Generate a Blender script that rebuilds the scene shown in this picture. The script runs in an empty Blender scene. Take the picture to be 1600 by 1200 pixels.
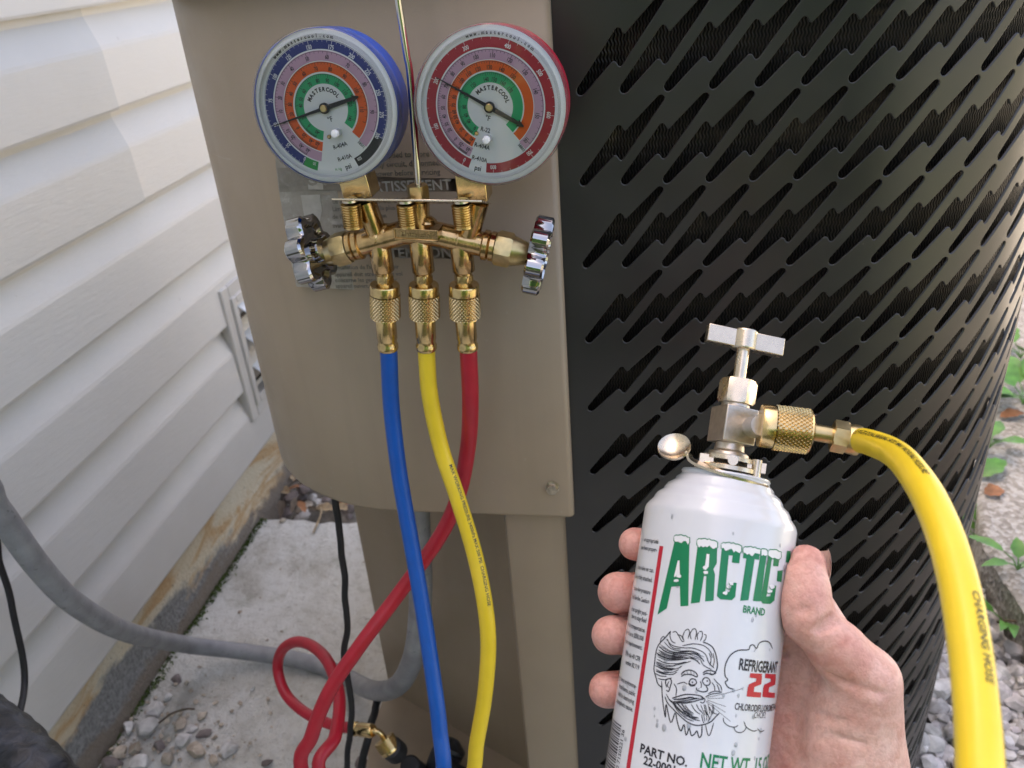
import bpy, bmesh, math, random
import numpy as np
from mathutils import Vector, Matrix, noise
from mathutils.geometry import tessellate_polygon
PI = math.pi
rad = math.radians
random.seed(7)
SC = bpy.context.scene
COL = SC.collection
# ------------------------------------------------------------------ camera
H = 0.833                       # camera height above the concrete pad (m)
FPX = 1329.0                    # focal length in pixels of the 1600 px wide photograph
R3 = np.array([[0.98559393, 0.00984056, -0.16884244],
               [0.1529609, -0.47781799, 0.86503927],
               [-0.07216348, -0.87840374, -0.47243973]])
CAM = Vector((0, 0, H))
cd = bpy.data.cameras.new('camera'); cam = bpy.data.objects.new('camera', cd); COL.objects.link(cam)
cr, cu, cb = Vector(R3 @ [1, 0, 0]), Vector(R3 @ [0, -1, 0]), Vector(R3 @ [0, 0, -1])
M = Matrix((cr, cu, cb)).transposed().to_4x4(); M.translation = CAM
cam.matrix_world = M
cd.sensor_width = 36; cd.lens = FPX / 1600 * 36; cd.clip_start = 0.01; cd.clip_end = 500
cd.dof.use_dof = True; cd.dof.focus_distance = 0.44; cd.dof.aperture_fstop = 16
SC.camera = cam
# ------------------------------------------------------------------ world, sun, exposure
SUN_EL, SUN_AZ = rad(58), rad(283)      # azimuth clockwise from +Y: the sun stands behind the house, the unit is in its shade
wd = bpy.data.worlds.new('World'); SC.world = wd; wd.use_nodes = True
nt = wd.node_tree; bgn = nt.nodes['Background']
sky = nt.nodes.new('ShaderNodeTexSky'); sky.sky_type = 'NISHITA'; sky.sun_disc = False
sky.sun_elevation = SUN_EL; sky.sun_rotation = SUN_AZ; sky.air_density = 0.7; sky.dust_density = 5.0; sky.ozone_density = 0.4
wbm = nt.nodes.new('ShaderNodeMix'); wbm.data_type = 'RGBA'; wbm.blend_type = 'MULTIPLY'; wbm.inputs[0].default_value = 1.0; wbm.inputs[7].default_value = (1.155, 1.0, 0.865, 1)   # hazy, warm white sky
nt.links.new(sky.outputs[0], wbm.inputs[6]); nt.links.new(wbm.outputs[2], bgn.inputs[0]); bgn.inputs[1].default_value = 0.15
sd = bpy.data.lights.new('sun', 'SUN'); sd.energy = 5.0; sd.angle = rad(0.6); sd.color = (1.0, 0.95, 0.87)
sun = bpy.data.objects.new('sun', sd); COL.objects.link(sun)
sv = Vector((math.sin(SUN_AZ) * math.cos(SUN_EL), math.cos(SUN_AZ) * math.cos(SUN_EL), math.sin(SUN_EL)))
sun.rotation_euler = sv.to_track_quat('Z', 'Y').to_euler()
sun.location = sv * 5
SC.view_settings.view_transform = 'Standard'; SC.view_settings.look = 'None'
SC.view_settings.exposure = 2.4; SC.view_settings.gamma = 1.0
SC.render.engine = 'CYCLES'
SC.cycles.max_bounces = 8; SC.cycles.transparent_max_bounces = 16
SC.cycles.caustics_reflective = False; SC.cycles.caustics_refractive = False

# ------------------------------------------------------------------ points of the place from sight lines
def sight(px, py):
    return Vector(R3 @ [(px - 800) / FPX, (py - 600) / FPX, 1.0])
def atY(px, py, y): d = sight(px, py); return CAM + d * (y / d.y)
def atX(px, py, x): d = sight(px, py); return CAM + d * (x / d.x)
def atZ(px, py, z): d = sight(px, py); return CAM + d * ((z - H) / d.z)
def atD(px, py, dd): return CAM + sight(px, py) * dd

# ------------------------------------------------------------------ materials
MATS = {}
def mat(name, col, rough=0.5, metal=0.0, var=0.0, vscale=60, bump=0.0, bscale=400, spec=0.5, sss=0.0, coat=0.0, rvar=0.0):
    if name in MATS: return MATS[name]
    m = bpy.data.materials.new(name); m.use_nodes = True
    t = m.node_tree; b = t.nodes['Principled BSDF']; L = t.links
    b.inputs['Base Color'].default_value = (*col, 1); b.inputs['Roughness'].default_value = rough
    b.inputs['Metallic'].default_value = metal; b.inputs['Specular IOR Level'].default_value = spec
    if sss:
        b.inputs['Subsurface Weight'].default_value = sss; b.inputs['Subsurface Radius'].default_value = (0.006, 0.0022, 0.0012)
        b.inputs['Subsurface Scale'].default_value = 1.0
    if coat: b.inputs['Coat Weight'].default_value = coat; b.inputs['Coat Roughness'].default_value = 0.08
    tc = t.nodes.new('ShaderNodeTexCoord')
    if var or rvar:
        n = t.nodes.new('ShaderNodeTexNoise'); n.inputs['Scale'].default_value = vscale; n.inputs['Detail'].default_value = 6
        L.new(tc.outputs['Object'], n.inputs['Vector'])
        if var:
            r = t.nodes.new('ShaderNodeValToRGB')
            r.color_ramp.elements[0].position = 0.3; r.color_ramp.elements[1].position = 0.7
            r.color_ramp.elements[0].color = (*[max(0, c * (1 - var)) for c in col], 1)
            r.color_ramp.elements[1].color = (*[min(1, c * (1 + var)) for c in col], 1)
            L.new(n.outputs['Fac'], r.inputs[0]); L.new(r.outputs[0], b.inputs['Base Color'])
        if rvar:
            mr = t.nodes.new('ShaderNodeMapRange'); mr.inputs[3].default_value = max(0.02, rough - rvar); mr.inputs[4].default_value = rough + rvar
            L.new(n.outputs['Fac'], mr.inputs[0]); L.new(mr.outputs[0], b.inputs['Roughness'])
    if bump:
        n2 = t.nodes.new('ShaderNodeTexNoise'); n2.inputs['Scale'].default_value = bscale; n2.inputs['Detail'].default_value = 5
        bp = t.nodes.new('ShaderNodeBump'); bp.inputs['Strength'].default_value = bump; bp.inputs['Distance'].default_value = 0.001
        L.new(tc.outputs['Object'], n2.inputs['Vector']); L.new(n2.outputs['Fac'], bp.inputs['Height']); L.new(bp.outputs[0], b.inputs['Normal'])
    MATS[name] = m
    return m
def nodes_of(m): t = m.node_tree; return t, t.nodes['Principled BSDF'], t.links
def ramp(t, stops):
    r = t.nodes.new('ShaderNodeValToRGB'); e = r.color_ramp.elements
    while len(e) < len(stops): e.new(0.5)
    for i, (p, c) in enumerate(stops): e[i].position = p; e[i].color = (*c, 1) if len(c) == 3 else c
    return r
def noi(t, src, scale, detail=6, dist=0.0, rough=0.55):
    n = t.nodes.new('ShaderNodeTexNoise'); n.inputs['Scale'].default_value = scale; n.inputs['Detail'].default_value = detail
    n.inputs['Distortion'].default_value = dist; n.inputs['Roughness'].default_value = rough
    t.links.new(src, n.inputs['Vector']); return n
def mixc(t, fac, a, b, mode='MIX'):
    mx = t.nodes.new('ShaderNodeMix'); mx.data_type = 'RGBA'; mx.blend_type = mode
    for s, v in ((0, fac), (6, a), (7, b)):
        if isinstance(v, (int, float)): mx.inputs[s].default_value = v
        elif isinstance(v, tuple): mx.inputs[s].default_value = (*v, 1)
        else: t.links.new(v, mx.inputs[s])
    return mx.outputs[2]
def mathn(t, op, a, b=None, clamp=False):
    n = t.nodes.new('ShaderNodeMath'); n.operation = op; n.use_clamp = clamp
    for i, v in enumerate((a, b)):
        if v is None: continue
        if isinstance(v, (int, float)): n.inputs[i].default_value = v
        else: t.links.new(v, n.inputs[i])
    return n.outputs[0]
def bumpn(t, height, strength, dist):
    bp = t.nodes.new('ShaderNodeBump'); bp.inputs['Strength'].default_value = strength; bp.inputs['Distance'].default_value = dist
    t.links.new(height, bp.inputs['Height']); t.links.new(bp.outputs[0], t.nodes['Principled BSDF'].inputs['Normal'])
def worldpos(t): return t.nodes.new('ShaderNodeNewGeometry').outputs['Position']

mat('brass', (0.70, 0.52, 0.25), 0.22, 1.0, var=0.2, vscale=120, rvar=0.08, bump=0.05, bscale=900)
mat('bronze', (0.56, 0.385, 0.185), 0.19, 1.0, var=0.28, vscale=150, rvar=0.07, bump=0.12, bscale=350)
mat('brass_dull', (0.58, 0.45, 0.22), 0.32, 1.0, var=0.15, vscale=200)
mat('nickel', (0.68, 0.59, 0.46), 0.27, 1.0, var=0.08, vscale=200, rvar=0.06)
mat('cast_nickel', (0.54, 0.49, 0.42), 0.36, 1.0, var=0.12, vscale=300, bump=0.15, bscale=900)
mat('chrome', (0.40, 0.40, 0.41), 0.06, 1.0)
mat('rod_steel', (0.65, 0.62, 0.58), 0.12, 1.0)
mat('rubber_black', (0.012, 0.012, 0.013), 0.55, 0, var=0.3, vscale=120)
mat('blue_rubber', (0.003, 0.088, 0.42), 0.38, var=0.06, vscale=80, bump=0.03, bscale=500)
mat('yellow_rubber', (0.86, 0.63, 0.03), 0.36, var=0.05, vscale=60, bump=0.03, bscale=500)
mat('red_rubber', (0.42, 0.012, 0.028), 0.38, var=0.08, vscale=80, bump=0.03, bscale=500)
mat('blue_case', (0.012, 0.10, 0.62), 0.3); mat('red_case', (0.52, 0.012, 0.05), 0.3)
mat('dial_white', (0.88, 0.885, 0.89), 0.5)
mat('p_blue', (0.014, 0.026, 0.17), 0.5); mat('p_red', (0.36, 0.012, 0.03), 0.5); mat('p_pink', (0.60, 0.36, 0.50), 0.5)
mat('p_orange', (0.85, 0.12, 0.01), 0.5); mat('p_green', (0.02, 0.42, 0.16), 0.5); mat('p_black', (0.012, 0.012, 0.014), 0.5)
mat('p_white', (0.8, 0.8, 0.8), 0.5); mat('p_dgreen', (0.02, 0.30, 0.06), 0.5)
mat('white_plastic', (0.78, 0.78, 0.80), 0.3)
mat('can_green', (0.0, 0.20, 0.075), 0.3); mat('can_red', (0.50, 0.012, 0.03), 0.3); mat('can_ink', (0.016, 0.016, 0.024), 0.35)
mat('can_snow', (0.80, 0.80, 0.82), 0.3)
mat('screw_steel', (0.48, 0.43, 0.36), 0.3, 1.0, var=0.35, vscale=500)
mat('moss', (0.075, 0.115, 0.02), 0.9, var=0.4, vscale=300)
mat('leaf_green', (0.09, 0.24, 0.035), 0.45, var=0.35, vscale=50, bump=0.2, bscale=200)
mat('leaf_dry', (0.28, 0.125, 0.05), 0.7, var=0.4, vscale=90, bump=0.3, bscale=300)
mat('leaf_pale', (0.34, 0.25, 0.14), 0.7, var=0.35, vscale=90, bump=0.3, bscale=300)
mat('twig_bark', (0.10, 0.075, 0.05), 0.85, var=0.3, vscale=200)
mat('vent_plastic', (0.58, 0.56, 0.52), 0.45, var=0.04, vscale=20)
mat('vent_flap', (0.74, 0.76, 0.78), 0.4)
mat('vent_dark', (0.03, 0.028, 0.026), 0.7)

def m_clear(name, tint, fac_lo, gl_rough=0.03, milky=0.0):
    m = bpy.data.materials.new(name); m.use_nodes = True; t = m.node_tree; t.nodes.clear(); L = t.links
    o = t.nodes.new('ShaderNodeOutputMaterial'); tr = t.nodes.new('ShaderNodeBsdfTransparent'); tr.inputs[0].default_value = (*tint, 1)
    g = t.nodes.new('ShaderNodeBsdfGlossy'); g.inputs['Roughness'].default_value = gl_rough
    fr = t.nodes.new('ShaderNodeFresnel'); fr.inputs[0].default_value = 1.36
    body = tr.outputs[0]
    if milky:
        df = t.nodes.new('ShaderNodeBsdfTranslucent'); df.inputs[0].default_value = (0.85, 0.86, 0.88, 1)
        d2 = t.nodes.new('ShaderNodeBsdfDiffuse'); d2.inputs[0].default_value = (0.85, 0.86, 0.88, 1)
        ad = t.nodes.new('ShaderNodeMixShader'); ad.inputs[0].default_value = 0.5; L.new(df.outputs[0], ad.inputs[1]); L.new(d2.outputs[0], ad.inputs[2])
        mm = t.nodes.new('ShaderNodeMixShader'); mm.inputs[0].default_value = milky; L.new(tr.outputs[0], mm.inputs[1]); L.new(ad.outputs[0], mm.inputs[2]); body = mm.outputs[0]
    mx = t.nodes.new('ShaderNodeMixShader'); L.new(fr.outputs[0], mx.inputs[0]); L.new(body, mx.inputs[1]); L.new(g.outputs[0], mx.inputs[2])
    L.new(mx.outputs[0], o.inputs[0]); MATS[name] = m
m_clear('lens', (0.97, 0.975, 0.98), 0)
m_clear('lens_rim', (0.96, 0.97, 0.98), 0, 0.04, 0.10)
m_clear('droplet', (0.95, 0.96, 0.97), 0, 0.02, 0.1)

# painted beige sheet steel
def m_beige():
    m = mat('beige_paint', (0.32, 0.265, 0.19), 0.42); t, b, L = nodes_of(m); p = worldpos(t)
    n = noi(t, p, 9, 5); r = ramp(t, [(0.3, (0.305, 0.240, 0.165)), (0.7, (0.345, 0.273, 0.190))]); L.new(n.outputs[0], r.inputs[0])
    s = noi(t, p, 160, 3); rs = ramp(t, [(0.70, (0, 0, 0)), (0.76, (1, 1, 1))]); L.new(s.outputs[0], rs.inputs[0])
    c = mixc(t, mathn(t, 'MULTIPLY', rs.outputs[0], 0.25), r.outputs[0], (0.42, 0.38, 0.31)); mp_ = t.nodes.new('ShaderNodeMapping'); mp_.inputs['Scale'].default_value = (60, 60, 2.2); L.new(p, mp_.inputs[0])
    st1 = noi(t, mp_.outputs[0], 1.0, 4, 0.3); r1 = ramp(t, [(0.52, (0, 0, 0)), (0.75, (1, 1, 1))]); L.new(st1.outputs[0], r1.inputs[0]); c = mixc(t, mathn(t, 'MULTIPLY', r1.outputs[0], 0.16), c, (0.20, 0.165, 0.115))
    mq = t.nodes.new('ShaderNodeMapping'); mq.inputs['Scale'].default_value = (14, 14, 190); mq.inputs['Rotation'].default_value = (0, 0.5, 0.2); L.new(p, mq.inputs[0])
    sc1 = noi(t, mq.outputs[0], 1.0, 3, 0.2); r2 = ramp(t, [(0.735, (0, 0, 0)), (0.75, (1, 1, 1)), (0.765, (0, 0, 0))]); L.new(sc1.outputs[0], r2.inputs[0]); c = mixc(t, mathn(t, 'MULTIPLY', r2.outputs[0], 0.22), c, (0.46, 0.42, 0.35))
    L.new(c, b.inputs['Base Color']); n5 = noi(t, p, 26, 5); rr5 = ramp(t, [(0.3, (0.34,) * 3), (0.7, (0.5,) * 3)]); L.new(n5.outputs[0], rr5.inputs[0]); L.new(rr5.outputs[0], b.inputs['Roughness'])
    bumpn(t, mathn(t, 'ADD', noi(t, p, 700, 2).outputs[0], mathn(t, 'MULTIPLY', noi(t, p, 11, 2).outputs[0], 6.0)), 0.06, 0.001)
m_beige()
def m_black():
    m = mat('black_paint', (0.03, 0.03, 0.031), 0.36, spec=0.75); t, b, L = nodes_of(m); p = worldpos(t)
    n = noi(t, p, 14, 6); r = ramp(t, [(0.3, (0.012, 0.012, 0.013)), (0.75, (0.020, 0.0195, 0.0195))]); L.new(n.outputs[0], r.inputs[0])
    sp = noi(t, p, 420, 2); rs = ramp(t, [(0.74, (0, 0, 0)), (0.78, (1, 1, 1))]); L.new(sp.outputs[0], rs.inputs[0])
    L.new(mixc(t, mathn(t, 'MULTIPLY', rs.outputs[0], 0.12), r.outputs[0], (0.25, 0.24, 0.22)), b.inputs['Base Color'])
    rr = ramp(t, [(0.3, (0.30,) * 3), (0.7, (0.42,) * 3)]); L.new(n.outputs[0], rr.inputs[0]); L.new(rr.outputs[0], b.inputs['Roughness'])
    bumpn(t, noi(t, p, 900, 2).outputs[0], 0.06, 0.0004)
m_black()
def m_coil():
    m = mat('coil_fins', (0.02, 0.017, 0.014), 0.45, 0.6); t, b, L = nodes_of(m)
    uv = t.nodes.new('ShaderNodeUVMap').outputs[0]
    sx = t.nodes.new('ShaderNodeSeparateXYZ'); L.new(uv, sx.inputs[0])
    wob = mathn(t, 'MULTIPLY', mathn(t, 'SINE', mathn(t, 'MULTIPLY', sx.outputs[1], 2 * PI / 0.0048)), 0.00033)
    nn = noi(t, uv, 26, 2); wob2 = mathn(t, 'MULTIPLY', nn.outputs[0], 0.004)
    ph = mathn(t, 'ADD', mathn(t, 'ADD', sx.outputs[0], wob), wob2)
    fin = mathn(t, 'ADD', mathn(t, 'MULTIPLY', mathn(t, 'SINE', mathn(t, 'MULTIPLY', ph, 2 * PI / 0.00185)), 0.5), 0.5)
    fr = ramp(t, [(0.4, (0.002, 0.0018, 0.0016)), (1.0, (0.026, 0.022, 0.018))]); L.new(fin, fr.inputs[0])
    band = mathn(t, 'ADD', mathn(t, 'MULTIPLY', mathn(t, 'SINE', mathn(t, 'MULTIPLY', sx.outputs[1], 2 * PI / 0.0254)), 0.5), 0.5)
    br = ramp(t, [(0.8, (0, 0, 0)), (1.0, (1, 1, 1))]); L.new(band, br.inputs[0])
    c1 = mixc(t, mathn(t, 'MULTIPLY', br.outputs[0], 0.35), fr.outputs[0], (0.022, 0.017, 0.011))
    dn = noi(t, uv, 38, 7, 0.4); dr = ramp(t, [(0.56, (0, 0, 0)), (0.68, (1, 1, 1))]); L.new(dn.outputs[0], dr.inputs[0])
    dz = ramp(t, [(0.60, (0, 0, 0)), (0.72, (1, 1, 1))]); L.new(sx.outputs[1], dz.inputs[0])      # lint gathers near the top
    c2 = mixc(t, mathn(t, 'MULTIPLY', mathn(t, 'MULTIPLY', dr.outputs[0], dz.outputs[0]), 0.8), c1, (0.05, 0.04, 0.028)); L.new(c2, b.inputs['Base Color'])
    bumpn(t, fin, 0.8, 0.0006)
m_coil()
def m_siding():
    m = mat('vinyl', (0.60, 0.585, 0.555), 0.42); t, b, L = nodes_of(m); p = worldpos(t)
    mp = t.nodes.new('ShaderNodeMapping'); mp.inputs['Scale'].default_value = (1, 0.12, 1); L.new(p, mp.inputs[0])
    n = noi(t, mp.outputs[0], 260, 4, 0.6); n2 = noi(t, p, 5, 4)
    r = ramp(t, [(0.3, (0.655, 0.64, 0.605)), (0.75, (0.715, 0.70, 0.665))]); L.new(n2.outputs[0], r.inputs[0])
    sp = noi(t, p, 90, 2); rs = ramp(t, [(0.76, (0, 0, 0)), (0.80, (1, 1, 1))]); L.new(sp.outputs[0], rs.inputs[0])
    c = mixc(t, mathn(t, 'MULTIPLY', rs.outputs[0], 0.35), r.outputs[0], (0.40, 0.37, 0.32))
    sep = t.nodes.new('ShaderNodeSeparateXYZ'); L.new(p, sep.inputs[0])
    dirt = ramp(t, [(0.12, (1, 1, 1)), (0.22, (0, 0, 0))]); L.new(mathn(t, 'ADD', sep.outputs[2], mathn(t, 'MULTIPLY', mathn(t, 'SUBTRACT', n2.outputs[0], 0.5), 0.12)), dirt.inputs[0])
    L.new(mixc(t, mathn(t, 'MULTIPLY', dirt.outputs[0], 0.3), c, (0.42, 0.37, 0.29)), b.inputs['Base Color'])
    oi = t.nodes.new('ShaderNodeObjectInfo'); kk = mathn(t, 'ADD', mathn(t, 'MULTIPLY', oi.outputs['Random'], 0.13), 0.90); cc = t.nodes.new('ShaderNodeCombineColor'); [L.new(kk, cc.inputs[i]) for i in range(3)]
    prev = b.inputs['Base Color'].links[0].from_socket; L.new(mixc(t, 1.0, prev, cc.outputs[0], 'MULTIPLY'), b.inputs['Base Color'])
    bumpn(t, n.outputs[0], 0.4, 0.0012)
m_siding()
mw = MATS['vinyl'].copy(); mw.name = 'vinyl_weathered'; MATS['vinyl_weathered'] = mw
for n in mw.node_tree.nodes:
    if n.type == 'VALTORGB' and n.color_ramp.elements[0].position > 0.29 and n.color_ramp.elements[0].color[0] > 0.4:
        for e in n.color_ramp.elements: e.color = (e.color[0] * 0.83, e.color[1] * 0.85, e.color[2] * 0.87, 1)
def m_found():
    m = mat('foundation_render', (0.5, 0.42, 0.3), 0.85); t, b, L = nodes_of(m); p = worldpos(t)
    sep = t.nodes.new('ShaderNodeSeparateXYZ'); L.new(p, sep.inputs[0])
    mp = t.nodes.new('ShaderNodeMapping'); mp.inputs['Scale'].default_value = (1, 0.45, 1.3); L.new(p, mp.inputs[0])
    n = noi(t, mp.outputs[0], 13, 7, 0.8); n2 = noi(t, p, 60, 6); n3 = noi(t, p, 210, 4)
    r = ramp(t, [(0.36, (0.66, 0.60, 0.47)), (0.52, (0.62, 0.53, 0.37)), (0.60, (0.50, 0.32, 0.15)), (0.70, (0.60, 0.50, 0.34))]); L.new(n.outputs[0], r.inputs[0])
    zz = mathn(t, 'ADD', mathn(t, 'ADD', sep.outputs[2], mathn(t, 'MULTIPLY', mathn(t, 'SUBTRACT', n.outputs[0], 0.5), 0.09)), mathn(t, 'MULTIPLY', mathn(t, 'SUBTRACT', n2.outputs[0], 0.5), 0.03))
    yy = mathn(t, 'MULTIPLY', mathn(t, 'SUBTRACT', sep.outputs[1], 0.75), 0.10)
    g = ramp(t, [(0.052, (1, 1, 1)), (0.066, (0, 0, 0))]); L.new(mathn(t, 'ADD', zz, yy), g.inputs[0])
    gc = ramp(t, [(0.3, (0.14, 0.135, 0.125)), (0.7, (0.30, 0.295, 0.275))]); L.new(n3.outputs[0], gc.inputs[0])
    c = mixc(t, g.outputs[0], r.outputs[0], gc.outputs[0])
    g2 = ramp(t, [(0.024, (1, 1, 1)), (0.036, (0, 0, 0))]); L.new(zz, g2.inputs[0])
    c = mixc(t, mathn(t, 'MULTIPLY', g2.outputs[0], 0.8), c, (0.20, 0.155, 0.11))
    sk = noi(t, p, 130, 2); rs = ramp(t, [(0.70, (0, 0, 0)), (0.74, (1, 1, 1))]); L.new(sk.outputs[0], rs.inputs[0])
    L.new(mixc(t, mathn(t, 'MULTIPLY', rs.outputs[0], 0.7), c, (0.09, 0.075, 0.055)), b.inputs['Base Color'])
    bumpn(t, mathn(t, 'ADD', n3.outputs[0], n2.outputs[0]), 0.7, 0.003)
m_found()
def m_concrete():
    m = mat('old_concrete', (0.3, 0.29, 0.26), 0.85); t, b, L = nodes_of(m); p = worldpos(t)
    n = noi(t, p, 6, 10, 0.2, 0.72); n2 = noi(t, p, 85, 8, 0.3, 0.7); n3 = noi(t, p, 420, 4)
    r = ramp(t, [(0.26, (0.40, 0.37, 0.30)), (0.40, (0.60, 0.585, 0.52)), (0.52, (0.74, 0.735, 0.68)), (0.72, (0.80, 0.80, 0.76))]); L.new(n.outputs[0], r.inputs[0])
    r2 = ramp(t, [(0.25, (0.70, 0.68, 0.63)), (0.5, (1, 1, 1))]); L.new(n2.outputs[0], r2.inputs[0])
    c = mixc(t, 0.9, r.outputs[0], r2.outputs[0], 'MULTIPLY')
    sk = noi(t, p, 120, 4, 1.0); rs = ramp(t, [(0.66, (0, 0, 0)), (0.72, (1, 1, 1))]); L.new(sk.outputs[0], rs.inputs[0])
    c = mixc(t, mathn(t, 'MULTIPLY', rs.outputs[0], 0.5), c, (0.13, 0.11, 0.08))
    gn = noi(t, p, 18, 5); rg = ramp(t, [(0.60, (0, 0, 0)), (0.72, (1, 1, 1))]); L.new(gn.outputs[0], rg.inputs[0])
    L.new(mixc(t, mathn(t, 'MULTIPLY', rg.outputs[0], 0.35), c, (0.17, 0.19, 0.09)), b.inputs['Base Color'])
    bumpn(t, mathn(t, 'ADD', n3.outputs[0], mathn(t, 'MULTIPLY', n2.outputs[0], 2.0)), 0.9, 0.004)
m_concrete()
def m_slab():
    m = mat('exposed_aggregate', (0.4, 0.38, 0.35), 0.85); t, b, L = nodes_of(m); p = worldpos(t)
    v = t.nodes.new('ShaderNodeTexVoronoi'); v.inputs['Scale'].default_value = 170; L.new(p, v.inputs['Vector'])
    r = ramp(t, [(0.1, (0.13, 0.115, 0.095)), (0.5, (0.34, 0.325, 0.29)), (0.9, (0.55, 0.54, 0.51))])
    sp = t.nodes.new('ShaderNodeSeparateColor'); L.new(v.outputs['Color'], sp.inputs[0]); L.new(sp.outputs[0], r.inputs[0])
    L.new(mixc(t, 0.5, r.outputs[0], (0.34, 0.32, 0.275)), b.inputs['Base Color']); bumpn(t, v.outputs['Distance'], 0.6, 0.003)
m_slab()
def m_ground():
    m = mat('soil', (0.12, 0.095, 0.07), 0.95); t, b, L = nodes_of(m); p = worldpos(t)
    n = noi(t, p, 30, 8); n2 = noi(t, p, 0.35, 4)
    r = ramp(t, [(0.3, (0.09, 0.075, 0.055)), (0.6, (0.19, 0.165, 0.13)), (0.75, (0.30, 0.28, 0.24))]); L.new(n.outputs[0], r.inputs[0])
    g = ramp(t, [(0.45, (0, 0, 0)), (0.55, (1, 1, 1))]); L.new(n2.outputs[0], g.inputs[0])
    L.new(mixc(t, mathn(t, 'MULTIPLY', g.outputs[0], 0.6), r.outputs[0], (0.06, 0.10, 0.025)), b.inputs['Base Color']); bumpn(t, n.outputs[0], 0.8, 0.01)
m_ground()
def m_stone(name, lo, hi):
    m = mat(name, hi, 0.85); t, b, L = nodes_of(m); p = worldpos(t)
    n = noi(t, p, 55, 7, 0.8); r = ramp(t, [(0.28, lo), (0.68, hi)]); L.new(n.outputs[0], r.inputs[0])
    oi = t.nodes.new('ShaderNodeObjectInfo'); k = mathn(t, 'ADD', mathn(t, 'MULTIPLY', oi.outputs['Random'], 0.4), 0.75)
    cb = t.nodes.new('ShaderNodeCombineColor'); [L.new(k, cb.inputs[i]) for i in range(3)]
    at = t.nodes.new('ShaderNodeAttribute'); at.attribute_name = 'tone'
    c = mixc(t, 1.0, r.outputs[0], cb.outputs[0], 'MULTIPLY'); L.new(c, b.inputs['Base Color']); bumpn(t, noi(t, p, 350, 5).outputs[0], 0.5, 0.002)
    return at
m_stone('limestone', (0.38, 0.36, 0.33), (0.76, 0.74, 0.70)); m_stone('tan_stone', (0.26, 0.21, 0.155), (0.56, 0.49, 0.39)); m_stone('mauve_stone', (0.12, 0.095, 0.085), (0.30, 0.25, 0.23))
def m_gravel():
    m = mat('gravel_stone', (0.5, 0.5, 0.49), 0.8); t, b, L = nodes_of(m); p = worldpos(t)
    at = t.nodes.new('ShaderNodeAttribute'); at.attribute_name = 'tone'
    n = noi(t, p, 60, 7, 0.8); r = ramp(t, [(0.25, (0.32, 0.31, 0.295)), (0.65, (0.76, 0.75, 0.73))]); L.new(n.outputs[0], r.inputs[0])
    L.new(mixc(t, 1.0, r.outputs[0], at.outputs['Color'], 'MULTIPLY'), b.inputs['Base Color']); bumpn(t, noi(t, p, 350, 5).outputs[0], 0.5, 0.002)
m_gravel()
def m_conduit():
    m = mat('grey_conduit', (0.27, 0.275, 0.285), 0.5); t, b, L = nodes_of(m); p = worldpos(t)
    n = noi(t, p, 45, 6); r = ramp(t, [(0.3, (0.20, 0.20, 0.21)), (0.7, (0.31, 0.315, 0.325))]); L.new(n.outputs[0], r.inputs[0])
    sk = noi(t, p, 150, 5, 0.5); rs = ramp(t, [(0.63, (0, 0, 0)), (0.70, (1, 1, 1))]); L.new(sk.outputs[0], rs.inputs[0])
    L.new(mixc(t, mathn(t, 'MULTIPLY', rs.outputs[0], 0.5), r.outputs[0], (0.09, 0.085, 0.085)), b.inputs['Base Color'])
    bumpn(t, noi(t, p, 500, 4).outputs[0], 0.25, 0.001)
m_conduit()
def m_foam():
    m = mat('black_foam', (0.012, 0.013, 0.016), 0.42); t, b, L = nodes_of(m); p = worldpos(t)
    n = noi(t, p, 60, 6, 0.6); r = ramp(t, [(0.45, (0.010, 0.011, 0.013)), (0.75, (0.045, 0.05, 0.065))]); L.new(n.outputs[0], r.inputs[0]); L.new(r.outputs[0], b.inputs['Base Color'])
    bumpn(t, n.outputs[0], 0.7, 0.004)
m_foam()
def m_can():
    m = mat('can_white', (0.78, 0.785, 0.79), 0.24, coat=0.5); t, b, L = nodes_of(m); p = worldpos(t)
    n = noi(t, p, 22, 5); r = ramp(t, [(0.35, (0.645, 0.665, 0.70)), (0.7, (0.70, 0.725, 0.765))]); L.new(n.outputs[0], r.inputs[0])
    s = noi(t, p, 45, 5, 0.8); rs = ramp(t, [(0.68, (0, 0, 0)), (0.78, (1, 1, 1))]); L.new(s.outputs[0], rs.inputs[0])
    L.new(mixc(t, mathn(t, 'MULTIPLY', rs.outputs[0], 0.25), r.outputs[0], (0.60, 0.55, 0.45)), b.inputs['Base Color']); bumpn(t, noi(t, p, 90, 3).outputs[0], 0.06, 0.001)
m_can()
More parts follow.
